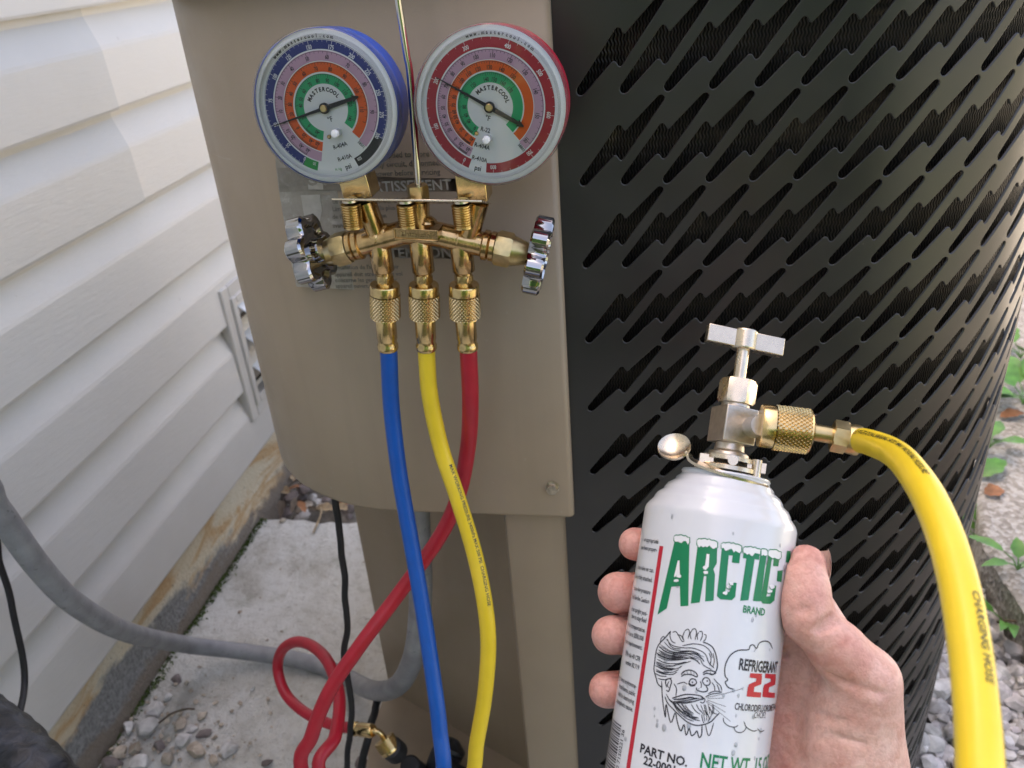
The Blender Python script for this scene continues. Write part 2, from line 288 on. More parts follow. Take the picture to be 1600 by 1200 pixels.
def m_skin():
    m = mat('skin', (0.62, 0.33, 0.25), 0.5, sss=0.25); t, b, L = nodes_of(m); p = worldpos(t)
    at = t.nodes.new('ShaderNodeAttribute'); at.attribute_name = 'flush'
    n = noi(t, p, 80, 7, 0.8); r = ramp(t, [(0.3, (0.70, 0.40, 0.32)), (0.5, (0.80, 0.53, 0.45)), (0.72, (0.86, 0.62, 0.54))]); L.new(n.outputs[0], r.inputs[0])
    c = mixc(t, mathn(t, 'MULTIPLY', at.outputs['Fac'], 0.55), r.outputs[0], (0.60, 0.20, 0.17))
    nb = noi(t, p, 28, 4, 0.5); rb_ = ramp(t, [(0.42, (0, 0, 0)), (0.66, (1, 1, 1))]); L.new(nb.outputs[0], rb_.inputs[0]); c = mixc(t, mathn(t, 'MULTIPLY', rb_.outputs[0], 0.5), c, (0.50, 0.17, 0.13))
    nf = noi(t, p, 330, 5, 1.0); rf_ = ramp(t, [(0.35, (0.80, 0.74, 0.72)), (0.6, (1, 1, 1))]); L.new(nf.outputs[0], rf_.inputs[0]); c = mixc(t, 0.7, c, rf_.outputs[0], 'MULTIPLY'); L.new(c, b.inputs['Base Color'])
    v = t.nodes.new('ShaderNodeTexVoronoi'); v.inputs['Scale'].default_value = 900; L.new(p, v.inputs['Vector'])
    n2 = noi(t, p, 650, 4, 0.8)
    bumpn(t, mathn(t, 'ADD', v.outputs['Distance'], mathn(t, 'MULTIPLY', n2.outputs[0], 1.2)), 0.22, 0.0005)
m_skin()
mat('nail', (0.74, 0.53, 0.46), 0.32)
def m_sticker():
    m = mat('sticker', (0.36, 0.34, 0.31), 0.45); t, b, L = nodes_of(m); p = worldpos(t)
    n = noi(t, p, 90, 7, 0.5, 0.7); r = ramp(t, [(0.40, (0.32, 0.29, 0.245)), (0.56, (0.37, 0.34, 0.295)), (0.64, (0.48, 0.45, 0.40))]); L.new(n.outputs[0], r.inputs[0]); L.new(r.outputs[0], b.inputs['Base Color'])
m_sticker()
mat('sticker_dark', (0.25, 0.225, 0.19), 0.5, var=0.2, vscale=120); mat('sticker_ink', (0.19, 0.17, 0.14), 0.5, var=0.35, vscale=250)
mat('sticker_light', (0.47, 0.445, 0.40), 0.45, var=0.12, vscale=150)

# ------------------------------------------------------------------ mesh helpers
def perp(d):
    d = Vector(d).normalized(); a = Vector((0, 0, 1)) if abs(d.z) < 0.9 else Vector((0, 1, 0))
    x = d.cross(a).normalized(); return x, d.cross(x).normalized()
class MB:
    def __init__(self): self.v = []; self.f = []; self.mi = []; self.uv = None
    def add(self, vs, fs, mi=0):
        o = len(self.v); self.v += [Vector(p) for p in vs]; self.f += [[i + o for i in f] for f in fs]; self.mi += [mi] * len(fs); return self
    def box(self, c, ax, ay, az):
        c = Vector(c); vs = [c + ax * i + ay * j + az * k for k in (-1, 1) for j in (-1, 1) for i in (-1, 1)]
        return self.add(vs, [(0, 2, 3, 1), (4, 5, 7, 6), (0, 1, 5, 4), (2, 6, 7, 3), (0, 4, 6, 2), (1, 3, 7, 5)])
    def aabb(self, lo, hi):
        lo = Vector(lo); hi = Vector(hi); c = (lo + hi) / 2; h = (hi - lo) / 2
        return self.box(c, Vector((h.x, 0, 0)), Vector((0, h.y, 0)), Vector((0, 0, h.z)))
    def lathe(self, o, d, prof, n=24, cap=True, x=None, rfun=None, phase=0.0):
        """prof: (distance along d, radius)"""
        o = Vector(o); d = Vector(d).normalized()
        if x is None: x, y = perp(d)
        else: x = Vector(x).normalized(); y = d.cross(x).normalized()
        vs = []
        for k, (h, r) in enumerate(prof):
            for i in range(n):
                a = 2 * PI * i / n + phase; rr = r if rfun is None else rfun(a, h, r, k)
                vs.append(o + d * h + (x * math.cos(a) + y * math.sin(a)) * rr)
        fs = [(k * n + i, k * n + (i + 1) % n, (k + 1) * n + (i + 1) % n, (k + 1) * n + i) for k in range(len(prof) - 1) for i in range(n)]
        if cap: fs += [tuple(reversed(range(n))), tuple(range((len(prof) - 1) * n, len(prof) * n))]
        return self.add(vs, fs)
    def cyl(self, a, b, r, n=20, r2=None, bev=0.0):
        a = Vector(a); b = Vector(b); l = (b - a).length; r2 = r if r2 is None else r2
        pr = [(0, r), (l, r2)] if not bev else [(0, r - bev), (bev, r), (l - bev, r2), (l, r2 - bev)]
        return self.lathe(a, b - a, pr, n)
    def hexnut(self, a, b, r, x=None, ch=0.12):
        a = Vector(a); b = Vector(b); l = (b - a).length
        # hexagon with rounded (chamfered) corners on both ends: 24 points
        def rf(ang, h, rr, k):
            t = (ang % (PI / 3)) - PI / 6; hx = r * math.cos(PI / 6) / math.cos(t)
            return min(hx, rr)
        return self.lathe(a, b - a, [(0, r * 0.9), (l * ch, r * 1.0), (l * (1 - ch), r * 1.0), (l, r * 0.9)], 36, True, x, rf)
    def sphere(self, c, r, n=12, sc=(1, 1, 1), ax=None):
        c = Vector(c); ax = ax or (Vector((1, 0, 0)), Vector((0, 1, 0)), Vector((0, 0, 1))); vs = []; m = n // 2
        for j in range(m + 1):
            t = PI * j / m
            for i in range(n):
                a = 2 * PI * i / n; vs.append(c + ax[0] * (r * sc[0] * math.sin(t) * math.cos(a)) + ax[1] * (r * sc[1] * math.sin(t) * math.sin(a)) + ax[2] * (r * sc[2] * math.cos(t)))
        return self.add(vs, [(j * n + i, (j + 1) * n + i, (j + 1) * n + (i + 1) % n, j * n + (i + 1) % n) for j in range(m) for i in range(n)])
    def tube(self, pts, r, n=14, rf=None, cap=True):
        fr = frames(pts); vs = []
        for k, (p, t, x, y) in enumerate(fr):
            for i in range(n):
                a = 2 * PI * i / n; rr = r if rf is None else rf(k, a); vs.append(p + (x * math.cos(a) + y * math.sin(a)) * rr)
        fs = [(k * n + i, k * n + (i + 1) % n, (k + 1) * n + (i + 1) % n, (k + 1) * n + i) for k in range(len(fr) - 1) for i in range(n)]
        if cap: fs += [tuple(reversed(range(n))), tuple(range((len(fr) - 1) * n, len(fr) * n))]
        return self.add(vs, fs)
    def build(self, name, material, parent=None, smooth=40, bevel=0.0, recalc=True):
        root = parent
        while root is not None and root.parent is not None: root = root.parent
        off = Vector(root.location) if root is not None else None
        if off is None:
            lo = [min(v[i] for v in self.v) for i in range(3)]; hi = [max(v[i] for v in self.v) for i in range(3)]
            off = Vector(((lo[0] + hi[0]) / 2, (lo[1] + hi[1]) / 2, lo[2]))
        me = bpy.data.meshes.new(name); me.from_pydata([tuple(v - off) for v in self.v], [], self.f)
        mm = material if isinstance(material, (list, tuple)) else [material]
        for q in mm: me.materials.append(MATS[q] if isinstance(q, str) else q)
        if len(mm) > 1: me.polygons.foreach_set('material_index', self.mi)
        if recalc: bm = bmesh.new(); bm.from_mesh(me); bmesh.ops.recalc_face_normals(bm, faces=bm.faces); bm.to_mesh(me); bm.free()
        if smooth:
            me.polygons.foreach_set('use_smooth', [True] * len(me.polygons))
            if smooth < 180: me.set_sharp_from_angle(angle=rad(smooth))
        o = bpy.data.objects.new(name, me); COL.objects.link(o)
        if parent is not None: o.parent = parent
        else: o.location = off
        if bevel:
            b = o.modifiers.new('bevel', 'BEVEL'); b.width = bevel; b.segments = 2; b.limit_method = 'ANGLE'; b.angle_limit = rad(35)
        return o
def spline(pts, n=10):
    P = [Vector(p) for p in pts]; P = [P[0] * 2 - P[1]] + P + [P[-1] * 2 - P[-2]]; out = []
    for i in range(1, len(P) - 2):
        a, b, c, d = P[i - 1:i + 3]
        for k in range(n):
            t = k / n; out.append(0.5 * ((2 * b) + (c - a) * t + (2 * a - 5 * b + 4 * c - d) * t * t + (3 * b - a - 3 * c + d) * t ** 3))
    out.append(P[-2]); return out
def frames(pts):
    pts = [Vector(p) for p in pts]; out = []; x = None
    for k, p in enumerate(pts):
        t = (pts[min(k + 1, len(pts) - 1)] - pts[max(k - 1, 0)]).normalized()
        if x is None: x, _ = perp(t)
        x = (x - t * x.dot(t)).normalized(); out.append((p, t, x, t.cross(x).normalized()))
    return out
def tag(o, label=None, cat=None, group=None, kind=None):
    for k, v in (('label', label), ('category', cat), ('group', group), ('kind', kind)):
        if v: o[k] = v
    return o
def thing(name, loc, label, cat, group=None):
    o = bpy.data.objects.new(name, None); COL.objects.link(o); o.location = loc; o.empty_display_size = 0.05
    return tag(o, label, cat, group)
_tc = {}
def text2d(s, bold=0.0, res=2):
    key = (s, bold, res)
    if key not in _tc:
        cu_ = bpy.data.curves.new('t', 'FONT'); cu_.body = s; cu_.size = 1.0; cu_.offset = bold; cu_.resolution_u = res; cu_.align_x = 'LEFT'
        o = bpy.data.objects.new('t', cu_); me = bpy.data.meshes.new_from_object(o)
        vs = [(v.co.x, v.co.y) for v in me.vertices]; fs = [tuple(p.vertices) for p in me.polygons]
        bpy.data.objects.remove(o); bpy.data.meshes.remove(me); bpy.data.curves.remove(cu_)
        x0 = min([v[0] for v in vs] or [0]); x1 = max([v[0] for v in vs] or [0])
        _tc[key] = ([(x - x0, y) for x, y in vs], fs, x1 - x0)
    return _tc[key]
def text_pts(s, cap, xs=1.0, bold=0.0, align='c', vc=True):
    """2-D text, cap height `cap`, condensed by xs; origin at centre/left/right and mid cap height"""
    vs, fs, w = text2d(s, bold); k = cap / 0.70; dx = {'c': w / 2, 'l': 0, 'r': w}[align]
    return [((x - dx) * k * xs, y * k - (cap / 2 if vc else 0)) for x, y in vs], fs

# ================================================================== GROUND
def sheet(name, m, pts, z, thick=0.0):
    b = MB(); n = len(pts); b.add([(x, y, z) for x, y in pts], [tuple(range(n))])
    if thick:
        b.add([(x, y, z - thick) for x, y in pts], []); 
        for i in range(n): b.f.append([i, (i + 1) % n, n + (i + 1) % n, n + i]); b.mi.append(0)
    return b.build(name, m, None, 0)
g = sheet('ground', 'soil', [(-60, -60), (60, -60), (60, 60), (-60, 60)], -0.075); tag(g, kind='structure')
mat('bounce_paving', (0.53, 0.475, 0.395), 0.8, var=0.15, vscale=6, bump=0.3, bscale=120)
g = sheet('path', 'bounce_paving', [(1.2, 1.3), (4.8, 1.3), (4.8, 8), (1.2, 8)], -0.05, 0.06); tag(g, kind='structure')  # sunlit paving added out of view to bounce warm light onto the guard
# concrete pad: gently uneven top, broken back edge
b = MB(); nx, ny = 60, 70; X0, X1, Y0, Y1 = -0.648, 0.275, -0.25, 1.05
vs = []
for j in range(ny + 1):
    for i in range(nx + 1):
        x = X0 + (X1 - X0) * i / nx; y = Y0 + (Y1 - Y0) * j / ny
        if j == ny: y += 0.018 * noise.noise(Vector((x * 12, 3, 1))) + 0.008 * noise.noise(Vector((x * 45, 3, 1)))
        z = 0.005 * noise.noise(Vector((x * 6, y * 6, 0))) + 0.0022 * noise.noise(Vector((x * 24, y * 24, 2))) + 0.0012 * noise.noise(Vector((x * 70, y * 70, 4))) - 0.003
        vs.append((x, y, z))
fs = [(j * (nx + 1) + i, j * (nx + 1) + i + 1, (j + 1) * (nx + 1) + i + 1, (j + 1) * (nx + 1) + i) for j in range(ny) for i in range(nx)]
b.add(vs, fs)
rim = [i for i in range(nx + 1)] + [(j) * (nx + 1) + nx for j in range(1, ny + 1)] + [ny * (nx + 1) + i for i in range(nx - 1, -1, -1)] + [j * (nx + 1) for j in range(ny - 1, 0, -1)]
base = len(b.v); b.add([(vs[i][0], vs[i][1], -0.08) for i in rim], [])
for k in range(len(rim)):
    k2 = (k + 1) % len(rim); b.f.append([rim[k], rim[k2], base + k2, base + k]); b.mi.append(0)
tag(b.build('concrete_pad', 'old_concrete', None, 50), kind='structure')
# kerb slab on the right
c0 = atZ(1546, 866, 0.03); c1 = atZ(1606, 958, 0.03)
dv = (c1 - c0).normalized(); pv = (atZ(1520, 700, 0.03) - c0).normalized()
b = MB(); N1, N2 = 40, 60
def slabp(i, j):
    p = c0 + dv * (-0.02 + 0.9 * i / N1) + pv * (1.9 * j / N2)
    e = 0.006 * noise.noise(Vector((p.x * 25, p.y * 25, 9)))
    if j == 0: p = p - pv * abs(e) * 2
    if i == 0: p = p - dv * (e + 0.1 * 0)
    p.z = 0.03 + 0.003 * noise.noise(Vector((p.x * 14, p.y * 14, 5))) - (0.006 if (j == 0 or i == 0) else 0); return p
b.add([slabp(i, j) for j in range(N2 + 1) for i in range(N1 + 1)], [(j * (N1 + 1) + i, j * (N1 + 1) + i + 1, (j + 1) * (N1 + 1) + i + 1, (j + 1) * (N1 + 1) + i) for j in range(N2) for i in range(N1)])
rim = list(range(N1 + 1)) + [j * (N1 + 1) + N1 for j in range(1, N2 + 1)] + [N2 * (N1 + 1) + i for i in range(N1 - 1, -1, -1)] + [j * (N1 + 1) for j in range(N2 - 1, 0, -1)]
base = len(b.v); b.add([(b.v[i].x, b.v[i].y, -0.08) for i in rim], [])
for k in range(len(rim)): k2 = (k + 1) % len(rim); b.f.append([rim[k], rim[k2], base + k2, base + k]); b.mi.append(0)
tag(b.build('paving_slab', 'exposed_aggregate', None, 50), kind='structure')

# ================================================================== HOUSE WALL
XW = -0.66; PITCH = 0.1133
house = thing('house_wall', (XW, 1.0, 0), 'cream vinyl lap siding on a stained concrete foundation beside the unit', 'wall')
zF = 0.1075                     # bottom edge of the lowest course
def course(z0, y0, y1, proud=0.0, m='vinyl'):
    b = MB(); o = XW
    pr = [(0.000, 0.0005), (0.0150, 0.0), (0.0160, 0.003), (0.0145, 0.066), (0.0135, 0.071), (0.0020, 0.104), (0.003, PITCH + 0.012), (0.000, PITCH + 0.012)]
    pr = [(x + proud, z) for x, z in pr]; m_ = 1
    ys = [y0, y1]
    vs = [(o + x, y, z0 + z) for y in ys for x, z in pr]; n = len(pr)
    fs = [(i, (i + 1) % n, n + (i + 1) % n, n + i) for i in range(n)] + [tuple(range(n)), tuple(reversed(range(n, 2 * n)))]
    b.add(vs, fs); return b.build('siding_plank', m, house, 0)
seam = {4: 0.97, 5: 0.97, 0: 3.4, 1: 3.4, 2: 2.9, 3: 2.9, 6: 2.2, 7: 2.2, 8: 0.35, 9: 0.35}
for k in range(28):
    z0 = zF + PITCH * k
    ys = seam.get(k, 2.6)
    course(z0, -2.6, ys, 0.0036, 'vinyl_weathered' if k in (4, 5) else 'vinyl'); course(z0, ys - 0.02, 5.0, 0.0)
b = MB(); nz, nyy = 10, 160
vs = [(XW + 0.009 + 0.0035 * noise.noise(Vector((y * 9, z * 18, 1))) + 0.0018 * noise.noise(Vector((y * 50, z * 50, 1))) + (0.004 if z < 0.03 else 0), y, z)
      for j in range(nyy + 1) for y in [-2.6 + 7.6 * j / nyy] for i in range(nz + 1) for z in [-0.09 + (zF + 0.01 + 0.09) * i / nz]]
b.add(vs, [(j * (nz + 1) + i, (j + 1) * (nz + 1) + i, (j + 1) * (nz + 1) + i + 1, j * (nz + 1) + i + 1) for j in range(nyy) for i in range(nz)])
b.build('foundation', 'foundation_render', house, 60)
MB().aabb((XW - 0.12, -2.6, -0.09), (XW - 0.001, 5, zF + PITCH * 28 + 0.1)).build('wall_core', 'foundation_render', house, 0)

# ---- wall vent
vy, vz0, vz1 = 1.085, H - 0.668, H - 0.442
vent = thing('wall_vent', (XW + 0.02, vy + 0.11, vz0), 'beige square wall vent with three white flaps, half behind the unit', 'vent')
VX = XW + 0.014; W_ = 0.225; Hh = vz1 - vz0
def ring(x0, x1, y0, y1, z0, z1, t):
    b = MB(); b.aabb((x0, y0, z0), (x1, y0 + t, z1)); b.aabb((x0, y1 - t, z0), (x1, y1, z1)); b.aabb((x0, y0 + t, z0), (x1, y1 - t, z0 + t)); b.aabb((x0, y0 + t, z1 - t), (x1, y1 - t, z1)); return b
ring(VX - 0.012, VX + 0.009, vy, vy + W_, vz0, vz1, 0.022).build('outer_frame', 'vent_plastic', vent, 30, 0.0025)
ring(VX - 0.010, VX + 0.013, vy + 0.02, vy + W_ - 0.02, vz0 + 0.02, vz1 - 0.02, 0.013).build('inner_frame', 'vent_plastic', vent, 30, 0.002)
MB().aabb((VX - 0.012, vy + 0.01, vz0 + 0.01), (VX - 0.006, vy + W_ - 0.01, vz1 - 0.01)).build('back_plate', 'vent_dark', vent, 0)
for k in range(3):
    zt = vz1 - 0.036 - k * 0.052
    b = MB(); y0_, y1_ = vy + 0.034, vy + W_ - 0.034
    b.box(((VX + 0.019), (y0_ + y1_) / 2 + 0.004, zt - 0.018), Vector((0.0008, 0, 0.0006)), Vector((0, (y1_ - y0_) / 2 - 0.006, 0)), Vector((0.021, 0, -0.016)))
    b.build('flap', 'vent_flap', vent, 20, 0.0006)

# ================================================================== AIR CONDITIONER
YG, YP = 0.500, 0.4935          # louvred guard face, control panel face
ac = thing('air_conditioner', (-0.03, 0.78, 0.0), 'outdoor air conditioner with black slotted guard and beige control panel', 'air conditioner')
RC = 0.166; XC = 0.100          # guard corner
def guard_pt(s, z, inset=0.0):  # s: arc length along the guard from x=0; returns world point, outward inset
    if s <= XC: return Vector((s, YG + inset, z))
    a = (s - XC) / RC
    if a <= PI / 2: return Vector((XC + (RC - inset) * math.sin(a), YG + RC - (RC - inset) * math.cos(a), z))
    return Vector((XC + RC - inset, YG + RC + (s - XC - RC * PI / 2), z))
SLOT = [(337, 905), (338, 896), (343, 886), (400, 801), (460, 711), (513, 630), (519, 622), (527, 619), (536, 624), (546, 640), (553, 647), (561, 647), (568, 640), (610, 593), (660, 538), (706, 487),
        (714, 479), (723, 476), (732, 479), (738, 487), (737, 498), (700, 555), (640, 648), (590, 724), (556, 778), (550, 786), (543, 790), (536, 787), (531, 780), (525, 771), (517, 766), (508, 766), (499, 772), (460, 815), (415, 866), (378, 908),
        (370, 917), (360, 922), (350, 922), (342, 916)]
slot = []
for X, Y in SLOT:
    xx = (X - 345) + 0.044 * (925 - Y); yy = (925 - Y) - 0.036 * (X - 345); slot.append((xx / 8.62e3, yy / 8.69e3))
_o = []
for k in range(len(slot)):        # round the punched outline out a little
    x0, z0 = slot[k - 1]; x1, z1 = slot[(k + 1) % len(slot)]; l = math.hypot(x1 - x0, z1 - z0); _o.append((slot[k][0] - (z1 - z0) / l * 0.0002, slot[k][1] + (x1 - x0) / l * 0.0002))
slot = _o
PX, PZ = 0.02435, 0.0518
SH = 0.0427 / PZ                 # shear of a cell
ca = [(x - SH * z, z) for x, z in slot]      # slot in sheared cell coordinates
n_ = len(ca)
amin, amax = min(a for a, z in ca), max(a for a, z in ca); zmin, zmax = min(z for a, z in ca), max(z for a, z in ca)
A0 = (amin + amax) / 2 - PX / 2; Zc0 = (zmin + zmax) / 2 - PZ / 2
top = [k for k in range(n_) if ca[k][1] > zmax - 0.0016]; bot = [k for k in range(n_) if ca[k][1] < zmin + 0.0016]
outer = [None] * n_
nrm = []
for k in range(n_):               # outward 2-D normals of the slot outline
    x0, z0 = slot[k - 1]; x1, z1 = slot[(k + 1) % n_]; tx, tz = x1 - x0, z1 - z0; l = math.hypot(tx, tz); nrm.append((-tz / l, tx / l))
lip = [(slot[k][0] + nrm[k][0] * 0.0006, slot[k][1] + nrm[k][1] * 0.0006) for k in range(n_)]
def unshear(a, z): return (a + SH * z, z)
NB = 20; NT = 10
bnd = [unshear(A0 + PX * i / NT, Zc0) for i in range(NT)] + [unshear(A0 + PX, Zc0 + PZ * i / NB) for i in range(NB)] + [unshear(A0 + PX * (1 - i / NT), Zc0 + PZ) for i in range(NT)] + [unshear(A0, Zc0 + PZ * (1 - i / NB)) for i in range(NB)]
from mathutils.geometry import delaunay_2d_cdt
cvs = [Vector(p) for p in bnd + lip]; nbn = len(bnd)
ced = [(i, (i + 1) % nbn) for i in range(nbn)] + [(nbn + i, nbn + (i + 1) % n_) for i in range(n_)]
cdt_v, _, cdt_f = delaunay_2d_cdt(cvs, ced, [], 0, 1e-7)[:3]
def inside(p, poly):
    c = False
    for i in range(len(poly)):
        (x0, y0), (x1, y1) = poly[i - 1], poly[i]
        if (y0 > p[1]) != (y1 > p[1]) and p[0] < (x1 - x0) * (p[1] - y0) / (y1 - y0) + x0: c = not c
    return c
cell_f = []
for f in cdt_f:
    c = sum((cdt_v[i] for i in f), Vector((0, 0))) / len(f)
    if not inside(c, lip) and inside(c, bnd): cell_f.append(tuple(f))
cell_v = [tuple(v) for v in cdt_v]; nc = len(cell_v)
lip_i = [min(range(nc), key=lambda q: (cell_v[q][0] - p[0]) ** 2 + (cell_v[q][1] - p[1]) ** 2) for p in lip]
gb = MB(); gn = []
def guard_nrm(s_):
    a = min(max((s_ - XC) / RC, 0), PI / 2); return Vector((math.sin(a), -math.cos(a), 0))
ROW0 = H - 0.0865 - 0.0004       # z of lower tips of the reference row
S0 = -0.0459
ncol = 30; rows = range(-1, 14)
for r_ in rows:
    zb = ROW0 - PZ * r_
    for c_ in range(ncol):
        sb = S0 + PX * c_
        vs = [guard_pt(sb + x, zb + z) for x, z in cell_v]; gn += [guard_nrm(sb + x) for x, z in cell_v]
        for off, ins, wn in ((0.00015, 0.0003, 0.6), (0.0, 0.0016, 0.05)):
            for k in range(n_):
                x = sb + slot[k][0] + nrm[k][0] * off; vs.append(guard_pt(x, zb + slot[k][1] + nrm[k][1] * off, ins)); N = guard_nrm(x); T = Vector((-N.y, N.x, 0)) if -N.y > 0 or True else N
                gn.append((N * wn - (T * nrm[k][0] + Vector((0, 0, nrm[k][1]))) * (1 - wn)).normalized())
        fs = list(cell_f) + [(nc + k, nc + (k + 1) % n_, lip_i[(k + 1) % n_], lip_i[k]) for k in range(n_)] + [(nc + n_ + k, nc + n_ + (k + 1) % n_, nc + (k + 1) % n_, nc + k) for k in range(n_)]
        gb.add(vs, fs)
    # plain margins left of the first and right of the last column
    for zz0, zz1 in ((0, 0.5), (0.5, 1)):
        za, zb2 = Zc0 + PZ * zz0, Zc0 + PZ * zz1
        gb.add([(-0.066, YG, zb + za), (S0 + A0 + SH * za, YG, zb + za), (S0 + A0 + SH * zb2, YG, zb + zb2), (-0.066, YG, zb + zb2)], [(0, 1, 2, 3)]); gn += [Vector((0, -1, 0))] * 4
guard = gb.build('slotted_guard', 'black_paint', ac, 0, recalc=False)
guard.data.polygons.foreach_set('use_smooth', [True] * len(guard.data.polygons))
guard.data.normals_split_custom_set_from_vertices([tuple(n) for n in gn])
# coil behind the guard
cb_ = MB(); ss = [-0.075 + 0.008 * i for i in range(int((PX * ncol + 0.1) / 0.008))]
zc = [0.02, 0.822]
cv_ = [guard_pt(s, z, 0.0075) for s in ss for z in zc]; cf = [(2 * i, 2 * i + 2, 2 * i + 3, 2 * i + 1) for i in range(len(ss) - 1)]
cb_.add(cv_, cf); coil = cb_.build('coil', 'coil_fins', ac, 180)
uvl = coil.data.uv_layers.new(name='UVMap')
for li, lp in enumerate(coil.data.loops):
    vi = lp.vertex_index; uvl.data[li].uv = (ss[vi // 2], zc[vi % 2])
# control panel: face, rounded left corner, side
RL = 0.143; XL = -0.190; XE = -0.0594
zpb, zpt = H - 0.3785, H - 0.018
plan = [(XE - 0.0002, YP + 0.008), (XE, YP + 0.0035)] + [(XE - 0.0035 + 0.0035 * math.cos(t), YP + 0.0035 - 0.0035 * math.sin(t)) for t in [PI / 8, PI / 4, 3 * PI / 8, PI / 2]]
plan += [(XE - 0.0035 - (XE - 0.0035 - XL) * i / 6, YP) for i in range(1, 7)]
plan += [(XL - RL * math.sin(t), YP + RL - RL * math.cos(t)) for t in [PI / 2 * i / 22 for i in range(1, 23)]] + [(XL - RL, 0.80)]
def wrapped(name, plan, z0, z1, m, parent, lip=0.008, n=None):
    b = MB(); k = len(plan); rb = 0.0015
    cx = sum(p[0] for p in plan) / k; 
    b.add([(x, y, z) for z in (z0, z0 + rb, z1) for x, y in plan], [(q * k + i, q * k + i + 1, (q + 1) * k + i + 1, (q + 1) * k + i) for q in range(2) for i in range(k - 1)])
    return b.build(name, m, parent, 30)
cpanel = wrapped('control_panel', plan, zpb, zpt, 'beige_paint', ac)
sol = cpanel.modifiers.new('thickness', 'SOLIDIFY'); sol.thickness = 0.0012; sol.offset = 0
b = MB(); b.add([(x, y, zpb + 0.004) for x, y in plan] + [(XE, 0.80, zpb + 0.004)], [tuple(range(len(plan) + 1))]); b.build('box_underside', 'beige_paint', ac, 0)
# screw on the panel
p = atY(863, 761, YP); b = MB(); b.lathe(p, (0, -1, 0), [(0, 0.0052), (0.0008, 0.0052), (0.0012, 0.0036)], 20); b.hexnut(p + Vector((0, -0.0009, 0)), p + Vector((0, -0.0045, 0)), 0.0042)
b.build('screw', 'screw_steel', cpanel, 30)
# lower panel: flush strip on the right, folded back on the left
lp = MB(); zl = 0.012
P0 = [(XE - 0.0, YP + 0.014), (XE - 0.0005, YP + 0.011), (XE - 0.003, YP + 0.0085), (XE - 0.006, YP + 0.008), (-0.1075, YP + 0.008), (-0.111, YP + 0.009), (-0.113, YP + 0.0115), (-0.128, 0.592), (-0.131, 0.597), (-0.136, 0.600), (-0.312, 0.690), (-0.317, 0.694), (-0.319, 0.700), (-0.319, 1.06)]
lp.add([(x, y, z) for z in (zl, zpb + 0.02) for x, y in P0], [(i, i + 1, len(P0) + i + 1, len(P0) + i) for i in range(len(P0) - 1)])
lp.build('lower_panel', 'beige_paint', ac, 30)
# lid and base pan
def slab_outline(off):
    pts = []
    for cx, cy, r, a0 in ((XC, YG + RC, RC, -PI / 2), (XC, 1.07 - RC, RC, 0), (XL, 1.07 - RL, RL, PI / 2), (XL, YP + RL, RL, PI)):
        for i in range(13): t = a0 + PI / 2 * i / 12; pts.append((cx + (r + off) * math.cos(t), cy + (r + off) * math.sin(t)))
    return pts
def extr(name, pts, zs, offs, m, parent):
    b = MB(); k = None
    for z, o in zip(zs, offs):
        q = slab_outline(o); k = len(q); b.add([(x, y, z) for x, y in q], [])
    for s_ in range(len(zs) - 1):
        for i in range(k): b.f.append([s_ * k + i, s_ * k + (i + 1) % k, (s_ + 1) * k + (i + 1) % k, (s_ + 1) * k + i]); b.mi.append(0)
    b.f.append(list(range(k))); b.f.append([(len(zs) - 1) * k + i for i in range(k)]); b.mi += [0, 0]
    return b.build(name, m, parent, 35)
extr('lid', None, [zpt - 0.001, zpt + 0.0, zpt + 0.022, zpt + 0.030, zpt + 0.034], [0.004, 0.007, 0.007, 0.002, -0.02], 'beige_paint', ac)
extr('base_pan', None, [0.002, 0.030], [-0.012, -0.012], 'beige_paint', ac)
# conduit hub below the control box
ph = atY(658, 812, 0.555)
b = MB(); b.lathe((ph.x, ph.y, zpb + 0.004), (0, 0, -1), [(0, 0.022), (0.003, 0.0225), (0.022, 0.0225), (0.024, 0.02), (0.024, 0.0125), (0.034, 0.0125)], 28); b.build('conduit_fitting', 'grey_conduit', ac, 40)

# ---- warning label on the control panel
YS = YP - 0.0004
def pp(px, py, d=0.0): return atY(px, py, YS - d)
st = MB()
edge = [(425, 190), (431, 260), (436, 300), (441, 330), (449, 375), (456, 415), (463, 448), (500, 450), (560, 453), (640, 456), (700, 458), (735, 459), (727, 390), (719, 300), (712, 190)]
st.add([pp(*q) for q in edge], [tuple(range(len(edge)))])
label = st.build('warning_label', 'sticker', cpanel, 0)
def quad(name, m, pts, d, parent): b = MB(); b.add([pp(x, y, d) for x, y in pts], [tuple(range(len(pts)))]); return b.build(name, m, parent, 0)
bd = MB()
for pts in ([(505, 275), (718, 279), (719, 300), (507, 298)], [(520, 378), (724, 386), (725, 405), (522, 399)], [(433, 262), (505, 262), (507, 298), (437, 300)]): bd.add([pp(x, y, 0.0002) for x, y in pts], [(0, 1, 2, 3)])
bd.build('printed_band', 'sticker_dark', cpanel, 0)
def ptext(mb, s, px, py, cap_px, px2=None, py2=None, xs=0.95, bold=0.02, align='l', d=0.0004):
    """flat lettering on the panel: baseline from (px,py) along world +X"""
    o = pp(px, py, d); k = (pp(px, py - 10, d) - o).length / 10; V, F = text_pts(s, cap_px * k, xs, bold, align, False)
    mb.add([o + Vector((x, 0, y)) for x, y in V], F)
mat('sticker_faint', (0.29, 0.265, 0.23), 0.5, var=0.2, vscale=200)
for a_, m_, k_ in ((('AVERTISSEMENT', 706, 296, 16), 'sticker_light', dict(align='r', xs=0.98)), (('ATTENTION', 706, 402, 16), 'sticker_faint', dict(align='r', xs=0.98)), (('CAUTION', 440, 291, 23), 'sticker_faint', dict(xs=0.9))):
    tw = MB(); ptext(tw, *a_, **k_); tw.build('lettering', m_, cpanel, 0)
sl_ = MB(); 
